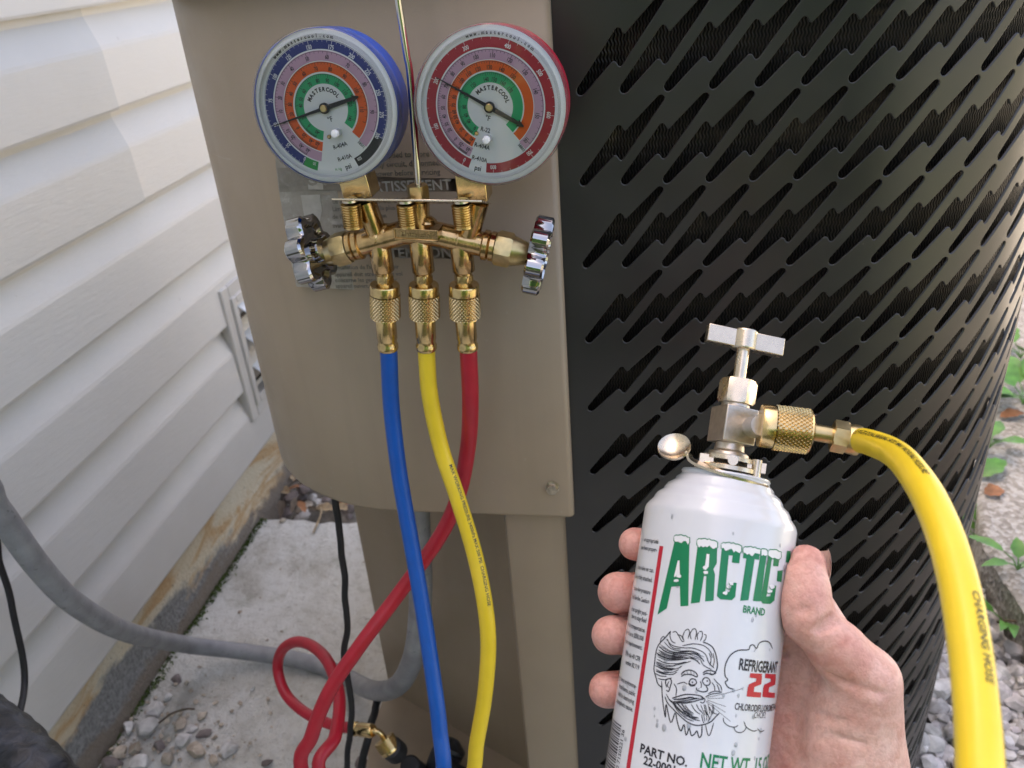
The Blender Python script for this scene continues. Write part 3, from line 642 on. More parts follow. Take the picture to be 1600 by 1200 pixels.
for pts in ([(470, 305), (500, 304), (503, 330), (498, 352), (478, 352), (474, 330)], [(480, 276), (504, 276), (505, 296), (482, 296)]): sl_.add([pp(x, y, 0.0003) for x, y in pts], [tuple(range(len(pts)))])
sl_.build('bare_patch', 'sticker_light', cpanel, 0)
for s, x, y, h in (('supplied to more', 592, 247, 9), ('by any circuit, disconnect', 572, 262, 9), ('all power before servicing', 573, 276, 8.5), ('Le systeme peut contenir plus', 520, 318, 7), ('Limiter la charge et le plus', 520, 330, 7), ('de fluide sous pression', 520, 342, 7), ('avant la mise en route', 520, 356, 7),
                   ('Installation de l\'appareil, voir', 522, 421, 6.5), ('appareil doit etre branche vol', 523, 432, 6.5), ('concerne les gens qui pour', 524, 441, 6.5), ('appareil ouvert, couper', 525, 450, 6), ('a se tach bed', 458, 420, 6), ('par un dust.', 462, 432, 6), ('ouvert, qui.', 465, 443, 6)):
    ti = MB(); ptext(ti, s, x, y, h, xs=0.92, bold=0.015); ti.build('lettering', 'sticker_ink', cpanel, 0)

# ================================================================== GAUGE MANIFOLD
YM = 0.452
def mp(px, py, y=YM): return atY(px, py, y)
mani = thing('gauge_manifold', mp(655, 440), 'brass gauge manifold with blue and red gauges hanging on the beige panel', 'gauge manifold')
mb = MB()
C = mp(653, 362); Lc, Rc_ = mp(556, 383), mp(764, 384)
Lj, Rj = mp(622, 366), mp(690, 368)
mb.cyl(Lc, mp(640, 361), 0.0072, 24); mb.cyl(Rc_, mp(670, 363), 0.0072, 24); mb.sphere(C, 0.0078, 16); mb.cyl(mp(632, 362), mp(678, 364), 0.0076, 24)
for e, o in ((Lc, C), (Rc_, C)):
    d = (e - o).normalized(); mb.lathe(e - d * 0.004, d, [(0, 0.0074), (0.001, 0.0088), (0.0035, 0.0088), (0.0045, 0.0074), (0.005, 0.0086), (0.0075, 0.0086), (0.008, 0.0075)], 24)
ports = [((591, 372), (599, 424)), ((655, 366), (662, 425)), ((719, 374), (725, 424))]
for a, c in ports:
    A, B = mp(*a), mp(*c); mb.cyl(A, B, 0.0066, 24, bev=0.0006); d = (B - A).normalized(); mb.sphere(A, 0.0074, 16)
    mb.lathe(B - d * 0.001, d, [(0, 0.0045), (0.003, 0.0045)], 16)
gl0, gl1 = mp(590, 368), mp(571, 316); gr0, gr1 = mp(732, 370), mp(747, 316)
for a, c in ((gl0, gl1), (gr0, gr1)): mb.cyl(a, c, 0.0062, 20)
mb.cyl(mp(655, 360), mp(654, 314), 0.0062, 20)
# fillets at the joints
for px, py in ((603, 366), (580, 374), (642, 352), (668, 354), (708, 374), (735, 378)): mb.sphere(mp(px, py), 0.0066, 12)
body = mb.build('manifold_body', 'bronze', mani, 50)
# raised name plate
npc = mp(652, 364, YM - 0.0115); ux = (mp(686, 365) - mp(618, 361)).normalized(); uz = Vector((-ux.z, 0, ux.x)); uy = Vector((0, 1, 0))
b = MB(); b.box(npc + uy * 0.003, ux * 0.0126, uy * 0.006, uz * 0.0030)
for sx, sz, hx, hz in ((0, 0.0029, 0.0126, 0.0005), (0, -0.0029, 0.0126, 0.0005), (0.0122, 0, 0.0005, 0.0033), (-0.0122, 0, 0.0005, 0.0033)): b.box(npc + ux * sx + uz * sz - uy * 0.0032, ux * hx, uy * 0.0007, uz * hz)
b.build('name_plate', 'bronze', mani, 30, 0.0002)
V, F = text_pts('Mastercool', 0.0029, 0.92, 0.012); b = MB(); b.add([npc + ux * x + uz * y - uy * 0.0034 for x, y in V], F); b.add([npc + ux * x + uz * y - uy * 0.0031 for x, y in V], F)
b.build('raised_lettering', 'brass', mani, 0)
# threaded hose-parking studs and the plate they hang from
for (px, py0, py1) in ((549, 318, 353), (636, 319, 352), (722, 319, 353)):
    A, B = mp(px - 1, py0, 0.441), mp(px + 3, py1, 0.441); l = (B - A).length; pr = []
    nthr = 9
    for k in range(nthr): t0 = l * k / nthr; dt = l / nthr; pr += [(t0, 0.0049), (t0 + dt * 0.3, 0.0057), (t0 + dt * 0.55, 0.0057), (t0 + dt * 0.85, 0.0049)]
    pr.append((l, 0.0049)); b = MB(); b.lathe(A, B - A, pr, 24); q = B - A; b.lathe(B, q, [(0, 0.0055), (0.0008, 0.0055), (0.0012, 0.0050)], 20)
    b.build('threaded_stud', 'brass', mani, 20)
    b = MB(); b.lathe(A + Vector((0, 0, 0.0012)), (0, 0, 1), [(0, 0.0046), (0.0012, 0.0044), (0.0018, 0.0034)], 20); b.build('rivet', 'nickel', mani, 30)
pl0, pl1 = mp(524, 312, 0.441), mp(756, 315, 0.441); pm = (pl0 + pl1) / 2; px_ = (pl1 - pl0) / 2
py_ = Vector((0, 0.012, -0.0042))
b = MB(); pn = px_.cross(py_).normalized(); b.box(pm + py_ * 0.55, px_, py_, pn * 0.0006); b.build('hanger_plate', 'nickel', mani, 20, 0.0003)
# packing nuts, stems and star knobs
def knob(c, d, name='valve_knob', spin=0.0):
    d = d.normalized(); prof = [(-0.0075, 0.0045), (-0.0075, 0.0065), (-0.003, 0.0072), (-0.0025, 0.0145), (-0.0048, 0.0165), (-0.0052, 0.0200), (-0.0040, 0.0214), (0.0040, 0.0214), (0.0052, 0.0200), (0.0050, 0.0165), (0.0022, 0.0145), (0.0022, 0.006), (0.0042, 0.0052), (0.0042, 0.001)]
    def rf(a, h, r, k):
        w = max(0, (r - 0.0115) / 0.0099); c8 = math.cos(7 * a); return r + w * 0.0021 * (c8 if c8 > -0.2 else -0.2 + (c8 + 0.2) * 1.9) - w * 0.0006
    b = MB(); b.lathe(c, d, prof, 112, True, None, rf, spin); return b.build(name, 'chrome', mani, 38, 0.0)
def valve(e, o, kc, spin, m):
    d = (e - o).normalized(); b = MB(); s = e + d * 0.004
    b.hexnut(s, s + d * 0.0095, 0.0101); b.lathe(s + d * 0.0094, d, [(0, 0.0086), (0.002, 0.0082), (0.009, 0.0062), (0.0095, 0.0055)], 28); b.build('packing_nut', m, mani, 30)
    b = MB(); b.cyl(s + d * 0.017, kc - d * 0.004, 0.0034, 16); b.build('valve_stem', 'bronze', mani, 40); knob(kc, d, spin=spin)
valve(Lc, Lj, mp(486, 394, 0.446), 0.2, 'brass_dull'); valve(Rc_, Rj, mp(841, 400, 0.455), 0.1, 'brass_dull')
# hook: nut and bent rod
b = MB(); q = mp(655, 314); b.hexnut(q, q + Vector((0, 0, 0.009)), 0.0062); b.build('hook_nut', 'brass_dull', mani, 30)
hp_ = [mp(655, 306), mp(651, 250), mp(645, 170), mp(640, 110), mp(636, 88), mp(630, 50), mp(622, 0), mp(614, -60)]
top_ = hp_[-1]; hook = spline(hp_[:4] + hp_[4:], 6) + [top_ + Vector((-0.001, 0.004, 0.006)), top_ + Vector((-0.001, 0.012, 0.012)), top_ + Vector((0, 0.024, 0.013)), top_ + Vector((0, 0.034, 0.008)), top_ + Vector((0, 0.038, -0.001))]
b = MB(); b.tube(hook, 0.0019, 14); b.build('hook_rod', 'rod_steel', mani, 60)

# ---- gauges
E1, E2, E3 = Vector((1, 0, 0)), Vector((0, 0, 1)), Vector((0, -1, 0))
def polar(c, a, r, d=0.0): return c + E1 * (r * math.sin(a)) + E2 * (r * math.cos(a)) + E3 * d
def arc_band(mbx, c, a0, a1, r0, r1, d):
    n = max(2, int(abs(a1 - a0) / rad(4))); vs = []
    for i in range(n + 1): a = a0 + (a1 - a0) * i / n; vs += [polar(c, a, r0, d), polar(c, a, r1, d)]
    mbx.add(vs, [(2 * i, 2 * i + 2, 2 * i + 3, 2 * i + 1) for i in range(n)])
def ticks(mbx, c, angs, r0, r1, w, d):
    for a in angs:
        t = E1 * math.cos(a) - E2 * math.sin(a); p0, p1 = polar(c, a, r0, d), polar(c, a, r1, d); mbx.add([p0 - t * w, p0 + t * w, p1 + t * w, p1 - t * w], [(0, 1, 2, 3)])
def dtext(mbx, c, s, a, r, cap, d, rot=None, xs=0.8, bold=0.01):
    V, F = text_pts(s, cap, xs, bold); ra = a if rot is None else rot
    ex = E1 * math.cos(ra) - E2 * math.sin(ra); ey = E1 * math.sin(ra) + E2 * math.cos(ra); o = polar(c, a, r, d); mbx.add([o + ex * x + ey * y for x, y in V], F)
def arctext(mbx, c, s, amid, da, r, cap, d, xs=0.8, bold=0.015):
    for i, ch in enumerate(s):
        if ch != ' ': dtext(mbx, c, ch, amid + (i - (len(s) - 1) / 2) * da, r, cap, d, None, xs, bold)
TILT = rad(4)
E2, E3 = Vector((0, math.sin(TILT), math.cos(TILT))), Vector((0, -math.cos(TILT), math.sin(TILT)))
def gauge(px, pz, stem, dial, mcase, name):
    c0 = Vector((px, 0.437, pz)); root = MB()
    def gp(y): return c0 - E3 * (y - 0.437)
    # case: tapered drum, rounded back
    root.lathe(gp(0.4425), -E3, [(-0.0014, 0.0386), (-0.0014, 0.0390), (0.003, 0.0392), (0.020, 0.0388), (0.024, 0.0375), (0.026, 0.034), (0.026, 0.001)], 72)
    case = root.build('pressure_gauge', mcase, mani, 40); case['label'] = name
    dc = gp(0.4405)
    def part(nm, m, fn, sm=0): q = MB(); fn(q); return q.build(nm, m, case, sm)
    dd = dial; mm = 1e-3
    part('dial', 'dial_white', lambda q: q.lathe(dc + E3 * -0.0002, E3, [(0, 0.0387), (0.0002, 0.0387)], 72))
    for nm, m, a0, a1, r0, r1 in dd['bands']: part(nm, m, lambda q: arc_band(q, dc, rad(a0), rad(a1), r0 * mm, r1 * mm, 0.00012))
    def black(q):
        for (r, scale, tr, sub) in dd['inner']:
            vals = sorted(scale.items()); al = [rad(a) for _, a in vals]
            arc_band(q, dc, al[0], al[-1], (tr - 0.10) * mm, (tr + 0.10) * mm, 0.0002)
            for (v0, a0), (v1, a1) in zip(vals, vals[1:]):
                ns = max(1, int(round((v1 - v0) / sub))); ticks(q, dc, [rad(a0 + (a1 - a0) * i / ns) for i in range(1, ns)], (tr - 1.0) * mm, tr * mm, 0.00008, 0.0002)
            ticks(q, dc, al, (tr - 1.7) * mm, tr * mm, 0.00011, 0.0002)
            for v, a in vals:
                if v not in dd['skip']: dtext(q, dc, str(v), rad(a), r * mm, 0.0020, 0.00022, None, 0.70, 0.022)
        arctext(q, dc, 'MASTERCOOL', rad(dd['mc']), rad(12.6), 0.0094, 0.0020, 0.0002, 0.85, 0.045)
        rt = rad(dd['down'] + 180)
        for s, r, cap in dd['texts']: dtext(q, dc, s, rad(dd['down']), r * mm, cap * mm, 0.0002, rt, 0.85, 0.015)
        dtext(q, dc, dd['code'], rad(dd['codea']), 0.0256, 0.0016, 0.0002, rad(dd['codea'] - 90), 0.8, 0.01)
        arctext(q, dc, 'www.mastercool.com', rad(dd['web']), rad(3.3), 0.0353, 0.0017, 0.0002, 0.9, 0.05)
    part('black_print', 'p_black', black)
    def white(q):
        vals = dd['outer']; rr = dd['orr']
        al = [rad(a) for _, a in vals]
        arc_band(q, dc, al[0], al[-1], 0.03325, 0.0335, 0.0002)
        for (v0, a0), (v1, a1) in zip(vals, vals[1:]):
            ns = 5; ticks(q, dc, [rad(a0 + (a1 - a0) * i / ns) for i in range(1, ns)], 0.0322, 0.0333, 0.00007, 0.0002)
        ticks(q, dc, al, 0.0316, 0.0333, 0.0001, 0.0002)
        for v, a in vals: dtext(q, dc, str(v), rad(a), 0.0303, 0.0021, 0.00022, None, 0.72, 0.02)
        for s, a, r in dd.get('wt', []): dtext(q, dc, s, rad(a), r * mm, 0.0017, 0.00022, None, 0.72, 0.01)
    part('white_print', 'p_white', white)
    if 'hg' in dd: part('green_print', 'p_dgreen', lambda q: dtext(q, dc, 'in. Hg', rad(176), 0.0318, 0.0014, 0.0002, rad(0), 0.8, 0.01))
    # needle: thin pointer and arrow tail
    an = rad(dd['needle']); ex = E1 * math.sin(an) + E2 * math.cos(an); ey = E1 * math.cos(an) - E2 * math.sin(an)
    q = MB(); z_ = 0.0022
    for P in ([(0.0305, 0.00018), (0.004, 0.0008), (0.0, 0.0013), (-0.0165, 0.0009), (-0.0160, 0.0019), (-0.0198, 0.0003)],):
        up_ = [dc + ex * a + ey * w + E3 * z_ for a, w in P]; dn_ = [dc + ex * a - ey * w + E3 * z_ for a, w in reversed(P)]; n = len(up_ + dn_)
        pts = up_ + dn_; q.add(pts + [p - E3 * 0.0004 for p in pts], [tuple(range(n)), tuple(range(2 * n - 1, n - 1, -1))] + [(i, (i + 1) % n, n + (i + 1) % n, n + i) for i in range(n)])
    q.lathe(dc + E3 * 0.0016, E3, [(0, 0.0028), (0.0012, 0.0028), (0.0014, 0.0024)], 24); q.build('needle', 'p_black', case, 30)
    q = MB(); q.lathe(dc + E3 * 0.0001, E3, [(0, 0.0019), (0.0036, 0.0019), (0.004, 0.0015)], 20); q.build('hub', 'brass_dull', case, 30)
    q = MB(); p = polar(dc, rad(dd['pk'][0]), dd['pk'][1] * mm); q.lathe(p, E3, [(0, 0.0021), (0.0068, 0.0021), (0.0076, 0.0017), (0.0079, 0.0009)], 20); q.build('stop_plug', 'white_plastic', case, 40)
    q = MB(); p = polar(dc, rad(dd['bs'][0]), dd['bs'][1] * mm); q.lathe(p, E3, [(0, 0.0011), (0.0006, 0.0011), (0.0009, 0.0007)], 14); q.build('adjusting_screw', 'brass', case, 30)
    # clear cover: window and rounded rim that clips over the case
    q = MB(); q.lathe(gp(0.4352), -E3, [(0, 0.001), (0, 0.0340)], 72, False); q.build('window', 'lens', case, 60)
    q = MB(); q.lathe(gp(0.4352), -E3, [(0, 0.0340), (0.0002, 0.0362), (0.0010, 0.0382), (0.0026, 0.0394), (0.0070, 0.0398), (0.0110, 0.0400)], 96, False)
    q.lathe(gp(0.4362), -E3, [(0, 0.0352), (0.0052, 0.0364)], 96, False); q.build('clear_rim', 'lens_rim', case, 60)
    # square brass shank from the gauge bottom to the manifold
    s0, s1 = stem; ax = (s1 - s0).normalized(); sx_ = ax.cross(Vector((0, 1, 0))).normalized(); sy = Vector((0, 1, 0))
    q = MB(); q.box((s0 + s1) / 2, sx_ * 0.0083, sy * 0.0083, ax * ((s1 - s0).length / 2)); q.build('shank', 'brass', case, 20, 0.0006)
bl = dict(bands=[('blue_band', 'p_blue', -149, 121, 28.9, 33.7), ('vacuum_band', 'p_dgreen', -163, -149, 28.9, 33.7), ('retard_band', 'p_black', 121, 156, 28.9, 33.7), ('pink_band', 'p_pink', -166, 137, 23.3, 28.2), ('orange_band', 'p_orange', -166, 135, 17.9, 22.8), ('green_band', 'p_green', -166, 131, 12.1, 17.0)],
          inner=[(25.2, {-60: -148, -40: -138.5, -20: -125, -10: -116, 0: -105, 10: -91.5, 20: -76, 30: -58.5, 40: -37.5, 50: -14, 60: 10.5, 70: 36.8, 80: 65, 90: 97, 95: 118}, 27.8, 2), (19.6, {-60: -158, -40: -147, -20: -134, 0: -119, 20: -97, 30: -82.5, 40: -66.5, 50: -49.5, 60: -28, 70: -6.5, 80: 16, 90: 40, 100: 66.5, 110: 95, 115: 112}, 22.5, 2),
                 (13.8, {-40: -152, 0: -129, 20: -108, 40: -83, 50: -69, 60: -50, 70: -29.5, 80: -9.5, 90: 12.8, 100: 35, 110: 58.5, 120: 84, 130: 100, 140: 115}, 16.7, 2)], skip=(95, 115, 130),
          outer=[(0, -148), (25, -127), (50, -104), (75, -80.5), (100, -56.5), (125, -32), (150, -8), (175, 14.5), (200, 36), (225, 57), (250, 78), (275, 99), (300, 120)], orr=30.5, wt=[('500', 151, 30.5), ('30', -159, 30.5)],
          mc=-4, down=165.5, texts=[('°F', 6.0, 2.6), ('R-22', 13.4, 1.7), ('R-404A', 20.0, 2.2), ('R-410A', 26.6, 2.2), ('psi', 31.4, 2.7)], code='58501', codea=139, web=-14, needle=-104.5, pk=(157, 13.6), bs=(-178.5, 14.7), hg=1)
rdd = dict(bands=[('red_band', 'p_red', -155.5, 188, 28.3, 33.2), ('pink_band', 'p_pink', -152.5, 142, 22.7, 27.6), ('orange_band', 'p_orange', -150.5, 140.5, 17.6, 22.3), ('green_band', 'p_green', -146, 140, 11.8, 16.9)],
           inner=[(24.6, {-60: -148, -20: -137.5, 0: -128, 20: -115.5, 30: -108, 40: -98.7, 50: -88.7, 60: -76, 70: -63.2, 80: -47.1, 90: -30.3, 100: -12.6, 110: 7.2, 120: 28.1, 130: 50.5, 140: 75, 150: 102.8, 160: 134.3}, 27.2, 2), (19.0, {-40: -146, 0: -134.5, 20: -123.7, 40: -111.2, 50: -103, 60: -95, 70: -85.2, 80: -72.8, 90: -59.9, 100: -45.8, 110: -30.8, 120: -14.5, 130: 3.3, 140: 22.6, 150: 42.5}, 21.9, 2),
                  (13.4, {0: -139.5, 40: -119.5, 60: -105.9, 80: -87.5, 100: -63.1, 120: -35.4, 140: -4.1, 150: 13.7, 160: 34, 170: 54.4}, 16.4, 2)], skip=(),
           outer=[(0, -149), (100, -106), (200, -62.6), (300, -19.8), (400, 21.1), (500, 60.2), (600, 100.1), (700, 141), (800, 181)], orr=30.0,
           mc=19, down=-164, texts=[('°F', 5.6, 2.6), ('R-22', 11.6, 2.2), ('R-404A', 20.1, 2.2), ('R-410A', 26.8, 2.2), ('psi', 31.6, 2.7)], code='58803', codea=144, web=13, needle=-59.3, pk=(-172.5, 15.6), bs=(-147.8, 15.1))
gauge(-0.1731, H - 0.0763, (mp(554, 262, 0.456), mp(567, 306, 0.456)), bl, 'blue_case', 'blue rimmed low side gauge reading about 50')
gauge(-0.0855, H - 0.0796, (mp(738, 262, 0.456), mp(743, 310, 0.456)), rdd, 'red_case', 'red rimmed high side gauge reading about 200')

# ================================================================== HOSES
HR = 0.00535
def knurled(mbx, a, b_, r, rows=6, cols=26):
    a = Vector(a); b_ = Vector(b_); l = (b_ - a).length; d = (b_ - a).normalized()
    mbx.lathe(a, d, [(0, r * 0.80), (0, r * 0.92), (0.0008, r * 0.97), (l * 0.26, r * 0.97), (l * 0.28, r * 0.93)], 40)
    l0, l1 = l * 0.28, l * 0.93; N = cols * 4; K = rows * 4; pr = [(l0 + (l1 - l0) * k / K, r) for k in range(K + 1)]
    def rf(ang, h, rr, k):
        u = ang * cols / (2 * PI); v = k / 4.0; f1 = abs(((u + v) % 1) - 0.5) * 2; f2 = abs(((u - v) % 1) - 0.5) * 2
        t = min(f1, f2); return rr * (0.915 + 0.085 * min(1, t * 1.8) * (1.15 if t > 0.5 else 1))
    mbx.lathe(a, d, pr, N, False, None, rf)
    mbx.lathe(a, d, [(l1, r * 0.95), (l1 + 0.0006, r * 0.96), (l * 0.97, r * 0.9), (l, r * 0.72), (l + 0.0008, r * 0.5)], 40)
def ferrule(mbx, a, b_, r):
    l = (b_ - a).length; mbx.lathe(a, b_ - a, [(-0.002, r * 0.82), (0, r * 0.97), (0.001, r), (l * 0.62, r), (l * 0.66, r * 0.93), (l * 0.8, r * 0.93), (l * 0.84, r * 1.03), (l * 0.96, r * 1.03), (l, r * 0.96)], 28)
def hose(name, label, m, path, ends, n=12):
    o = thing('refrigerant_hose', ends[0][0], label, 'hose', 'refrigerant hoses')
    sp = spline(path, n); b = MB(); b.tube(sp, HR, 18); t = b.build('hose_tube', m, o, 180)
    for (n0, n1, f1, hexr) in ends:
        if hexr:
            d = (n1 - n0).normalized(); b = MB(); b.hexnut(n0 - d * 0.0062, n0 - d * 0.0012, hexr); b.cyl(n0 - d * 0.0075, n0 + d * 0.001, 0.0042, 16); b.build('hex_fitting', 'brass', o, 30)
        b = MB(); knurled(b, n0, n1, 0.0092); b.build('knurled_nut', 'brass', o, 35)
        b = MB(); ferrule(b, n1, f1, 0.0063); b.build('ferrule', 'brass', o, 40)
    return o, sp
def hose_print(o, sp, s, s0, cap, m, ang=0.0, flip=1, xs=1.0):
    """lettering wrapped on a hose; s0 distance along it; ang turns it about the hose from the side seen"""
    V, F = text_pts(s, cap, xs, 0.012, 'l'); L = [0.0]
    for i in range(1, len(sp)): L.append(L[-1] + (sp[i] - sp[i - 1]).length)
    fr = frames(sp); b = MB(); out = []
    import bisect
    for x, y in V:
        q = s0 + flip * x; i = min(max(bisect.bisect_right(L, q) - 1, 0), len(sp) - 2); f = (q - L[i]) / (L[i + 1] - L[i])
        p = sp[i].lerp(sp[i + 1], f); t = (sp[i + 1] - sp[i]).normalized(); tv = (CAM - p); nx = (tv - t * tv.dot(t)).normalized(); ny_ = t.cross(nx)
        a = ang - flip * y / HR; out.append(p + (nx * math.cos(a) + ny_ * math.sin(a)) * (HR + 0.00012))
    b.add(out, F); return b.build('hose_lettering', m, o, 0)
w = Vector
blue_o, sp = hose('blue', 'blue rubber hose hanging from the left port of the brass manifold', 'blue_rubber',
    [mp(606.5, 540), mp(608, 560), mp(612, 640), mp(624, 740, .445), mp(643, 850, .43), mp(662, 960, .41), mp(677, 1060, .39), mp(687, 1140, .375), mp(692, 1230, .36), w((-0.17, .37, .20)), w((-0.20, .42, .09)), w((-0.25, .40, .02)), w((-0.28, .30, .008)), w((-0.25, .15, .008))],
    [(mp(601, 444), mp(602.5, 498), mp(606.5, 546), 0.0056)])
red_o, sp = hose('red', 'red rubber hose looping down from the right port of the brass manifold', 'red_rubber',
    [mp(731, 540), mp(732.5, 560), mp(735, 630, .455), mp(731, 700, .465), mp(716, 775, .468), mp(686, 840, .462), mp(625, 925, .445), mp(563, 1008, .42), mp(515, 1080, .405), mp(487, 1150, .395), mp(474, 1215, .388), w((-0.225, .36, .17)), w((-0.20, .37, .12)), w((-0.20, .40, .16)),
     mp(503, 1215, .41), mp(524, 1150, .44), mp(530, 1090, .48), mp(514, 1037, .52), mp(489, 1010, .55), mp(462, 1003, .57), mp(441, 1016, .58), mp(434, 1045, .58), mp(446, 1083, .565), mp(475, 1112, .55), mp(515, 1131, .54), mp(556, 1139, .535)],
    [(mp(725, 444), mp(727, 498), mp(731, 546), 0.0056)])
# far end of the red hose: crimp, bent tube, nut and black cap on the service valve
f0, f1 = mp(553, 1138.5, .535), mp(581, 1142, .53)
b = MB(); ferrule(b, f1, f0, 0.0068); b.build('ferrule', 'brass', red_o, 40)
b = MB(); b.tube(spline([f1, mp(590, 1143, .53), mp(598, 1150, .53), mp(602, 1158, .53)], 5), 0.0030, 10); b.build('bent_tube', 'brass', red_o, 60)
b = MB(); knurled(b, mp(612, 1174, .525), mp(599, 1154, .53), 0.0105); b.build('knurled_nut', 'brass', red_o, 35)
yel_path = [mp(666.5, 540), mp(667, 560), mp(672, 620), mp(689, 700, .45), mp(714, 775, .44), mp(740, 860, .43), mp(757, 940, .415), mp(763, 1010, .405), mp(757, 1090, .395), mp(745, 1160, .385), mp(735, 1230, .375), w((-0.155, .34, .20)), w((-0.12, .30, .12)), w((-0.05, .22, .10)), w((.01, .14, .20)), w((.04, .085, .38)), w((.058, .075, .52)), w((.066, .085, .60)),
            atD(1530, 1400, .172), atD(1533, 1290, .186), atD(1531, 1190, .200), atD(1524, 1090, .212), atD(1512, 990, .224), atD(1495, 900, .238), atD(1470, 820, .256), atD(1438, 755, .280), atD(1400, 710, .315), atD(1358, 691, .350), atD(1338, 688, .363)]
kn0, kn1, fe1 = atD(1187, 665, .368), atD(1268, 675, .365), atD(1343, 689, .362)
yel_o, ysp = hose('yellow', 'yellow rubber hose from the middle manifold port round to the can valve', 'yellow_rubber', yel_path, [(mp(662, 444), mp(664, 498), mp(666.5, 546), 0.0056)])
b = MB(); knurled(b, kn0, kn1, 0.0098, 6, 34); b.build('knurled_nut', 'brass', yel_o, 35)
b = MB(); b.cyl(kn1, atD(1315, 683, .3635), 0.0037, 18); b.build('barb_tube', 'brass_dull', yel_o, 40)
b = MB(); q0, q1 = atD(1300, 680, .3642), fe1; d = (q1 - q0).normalized(); l = (q1 - q0).length
b.hexnut(q0, q0 + d * l * 0.55, 0.0070, None, 0.06); b.lathe(q0 + d * l * 0.5, d, [(0, 0.0060), (0.002, 0.0066), (l * 0.42, 0.0066), (l * 0.5, 0.0064)], 28); b.build('ferrule', 'brass_dull', yel_o, 30)
hose_print(yel_o, ysp, 'MAX WORKING PRESSURE 3400kPa MAX 500 PSI  CHARGING HOSE', 0.085, 0.0024, 'can_ink', -0.55, 1, 0.95)
Ltot = sum((ysp[i + 1] - ysp[i]).length for i in range(len(ysp) - 1))
hose_print(yel_o, ysp, 'REFRIGERATION CHARGING HOSE MAX WORKING PRESSURE', Ltot - 0.006, 0.0021, 'can_ink', 0.62, -1, 1.0)
hose_print(yel_o, ysp, 'CHARGING HOSE', Ltot - 0.142, 0.0023, 'can_ink', 0.75, -1, 1.0)

# ================================================================== CAN
ad = Vector(R3 @ np.array([-0.182, 1.0, -0.158])).normalized(); CV = -ad           # up along the can
CO = atD(1124, 813, 0.378)                                                        # axis point at the shoulder
CN = (CAM - CO); CN = (CN - CV * CN.dot(CV)).normalized(); CU = CV.cross(CN).normalized()
if CU.dot(Vector(R3 @ [1, 0, 0])) < 0: CU = -CU
CR = 0.0331; CH = 0.150
def cpt(u, v, n): return CO + CU * u + CV * v + CN * n
def can_uv(px, py):
    d = sight(px, py); o = CAM - CO; du, dn = d.dot(CU), d.dot(CN); ou, on = o.dot(CU), o.dot(CN)
    A = du * du + dn * dn; B = 2 * (ou * du + on * dn); Cc = ou * ou + on * on - CR * CR; D = B * B - 4 * A * Cc
    t = (-B - math.sqrt(max(D, 0))) / (2 * A); p = o + d * t
    return CR * math.atan2(p.dot(CU), p.dot(CN)), p.dot(CV)
def wrap(s, v, d): a = s / CR; r = CR + d; return cpt(r * math.sin(a), v, r * math.cos(a))
can = thing('refrigerant_can', cpt(0, -CH, 0), 'white refrigerant can with green lettering held in the bare hand', 'can')
b = MB(); prof = [(-CH, 0.028), (-CH - 0.001, 0.031), (-CH + 0.002, 0.0335), (-CH + 0.004, 0.0335), (-CH + 0.006, CR), (-0.060, CR), (0.0, CR), (0.0015, 0.0327), (0.003, 0.0318), (0.0052, 0.0300), (0.0064, 0.0296), (0.0082, 0.0285), (0.0100, 0.0262), (0.0112, 0.0258), (0.0130, 0.0246), (0.0150, 0.0218), (0.0162, 0.0214), (0.0178, 0.0196), (0.0188, 0.0192), (0.0196, 0.0196), (0.0204, 0.0192), (0.0206, 0.016), (0.0190, 0.014), (0.0190, 0.002)]
b.lathe(CO, CV, prof, 96, True, CU)
canb = b.build('can_body', 'can_white', can, 50)
def decal(name, m, polys=None, mesh=None, d=0.00012, step=0.002):
    """flat print in label coordinates (s, v), cut into narrow strips and wrapped on the can"""
    bm = bmesh.new()
    for P in polys or []:
        tri = tessellate_polygon([[Vector((s, v, 0)) for s, v in P]]); vv = [bm.verts.new((s, v, 0)) for s, v in P]
        for t in tri:
            try: bm.faces.new([vv[i] for i in t])
            except ValueError: pass
    for V, F in mesh or []:
        vv = [bm.verts.new((s, v, 0)) for s, v in V]
        for f in F:
            try: bm.faces.new([vv[i] for i in f])
            except ValueError: pass
    xs_ = [v.co.x for v in bm.verts]; s = math.floor(min(xs_) / step) * step
    while s < max(xs_):
        bmesh.ops.bisect_plane(bm, geom=bm.verts[:] + bm.edges[:] + bm.faces[:], plane_co=(s, 0, 0), plane_no=(1, 0, 0)); s += step
    mbx = MB(); bm.verts.ensure_lookup_table(); bm.verts.index_update()
    mbx.add([wrap(v.co.x, v.co.y, d) for v in bm.verts], [[v.index for v in f.verts] for f in bm.faces]); bm.free()
    o = mbx.build(name, m, can, 0); return o
def zpx(s, ox, oy): return lambda p: can_uv(ox + p[0] / s, oy + p[1] / s)
z3 = zpx(3.0, 920, 800); z5 = zpx(5.0, 1000, 960)
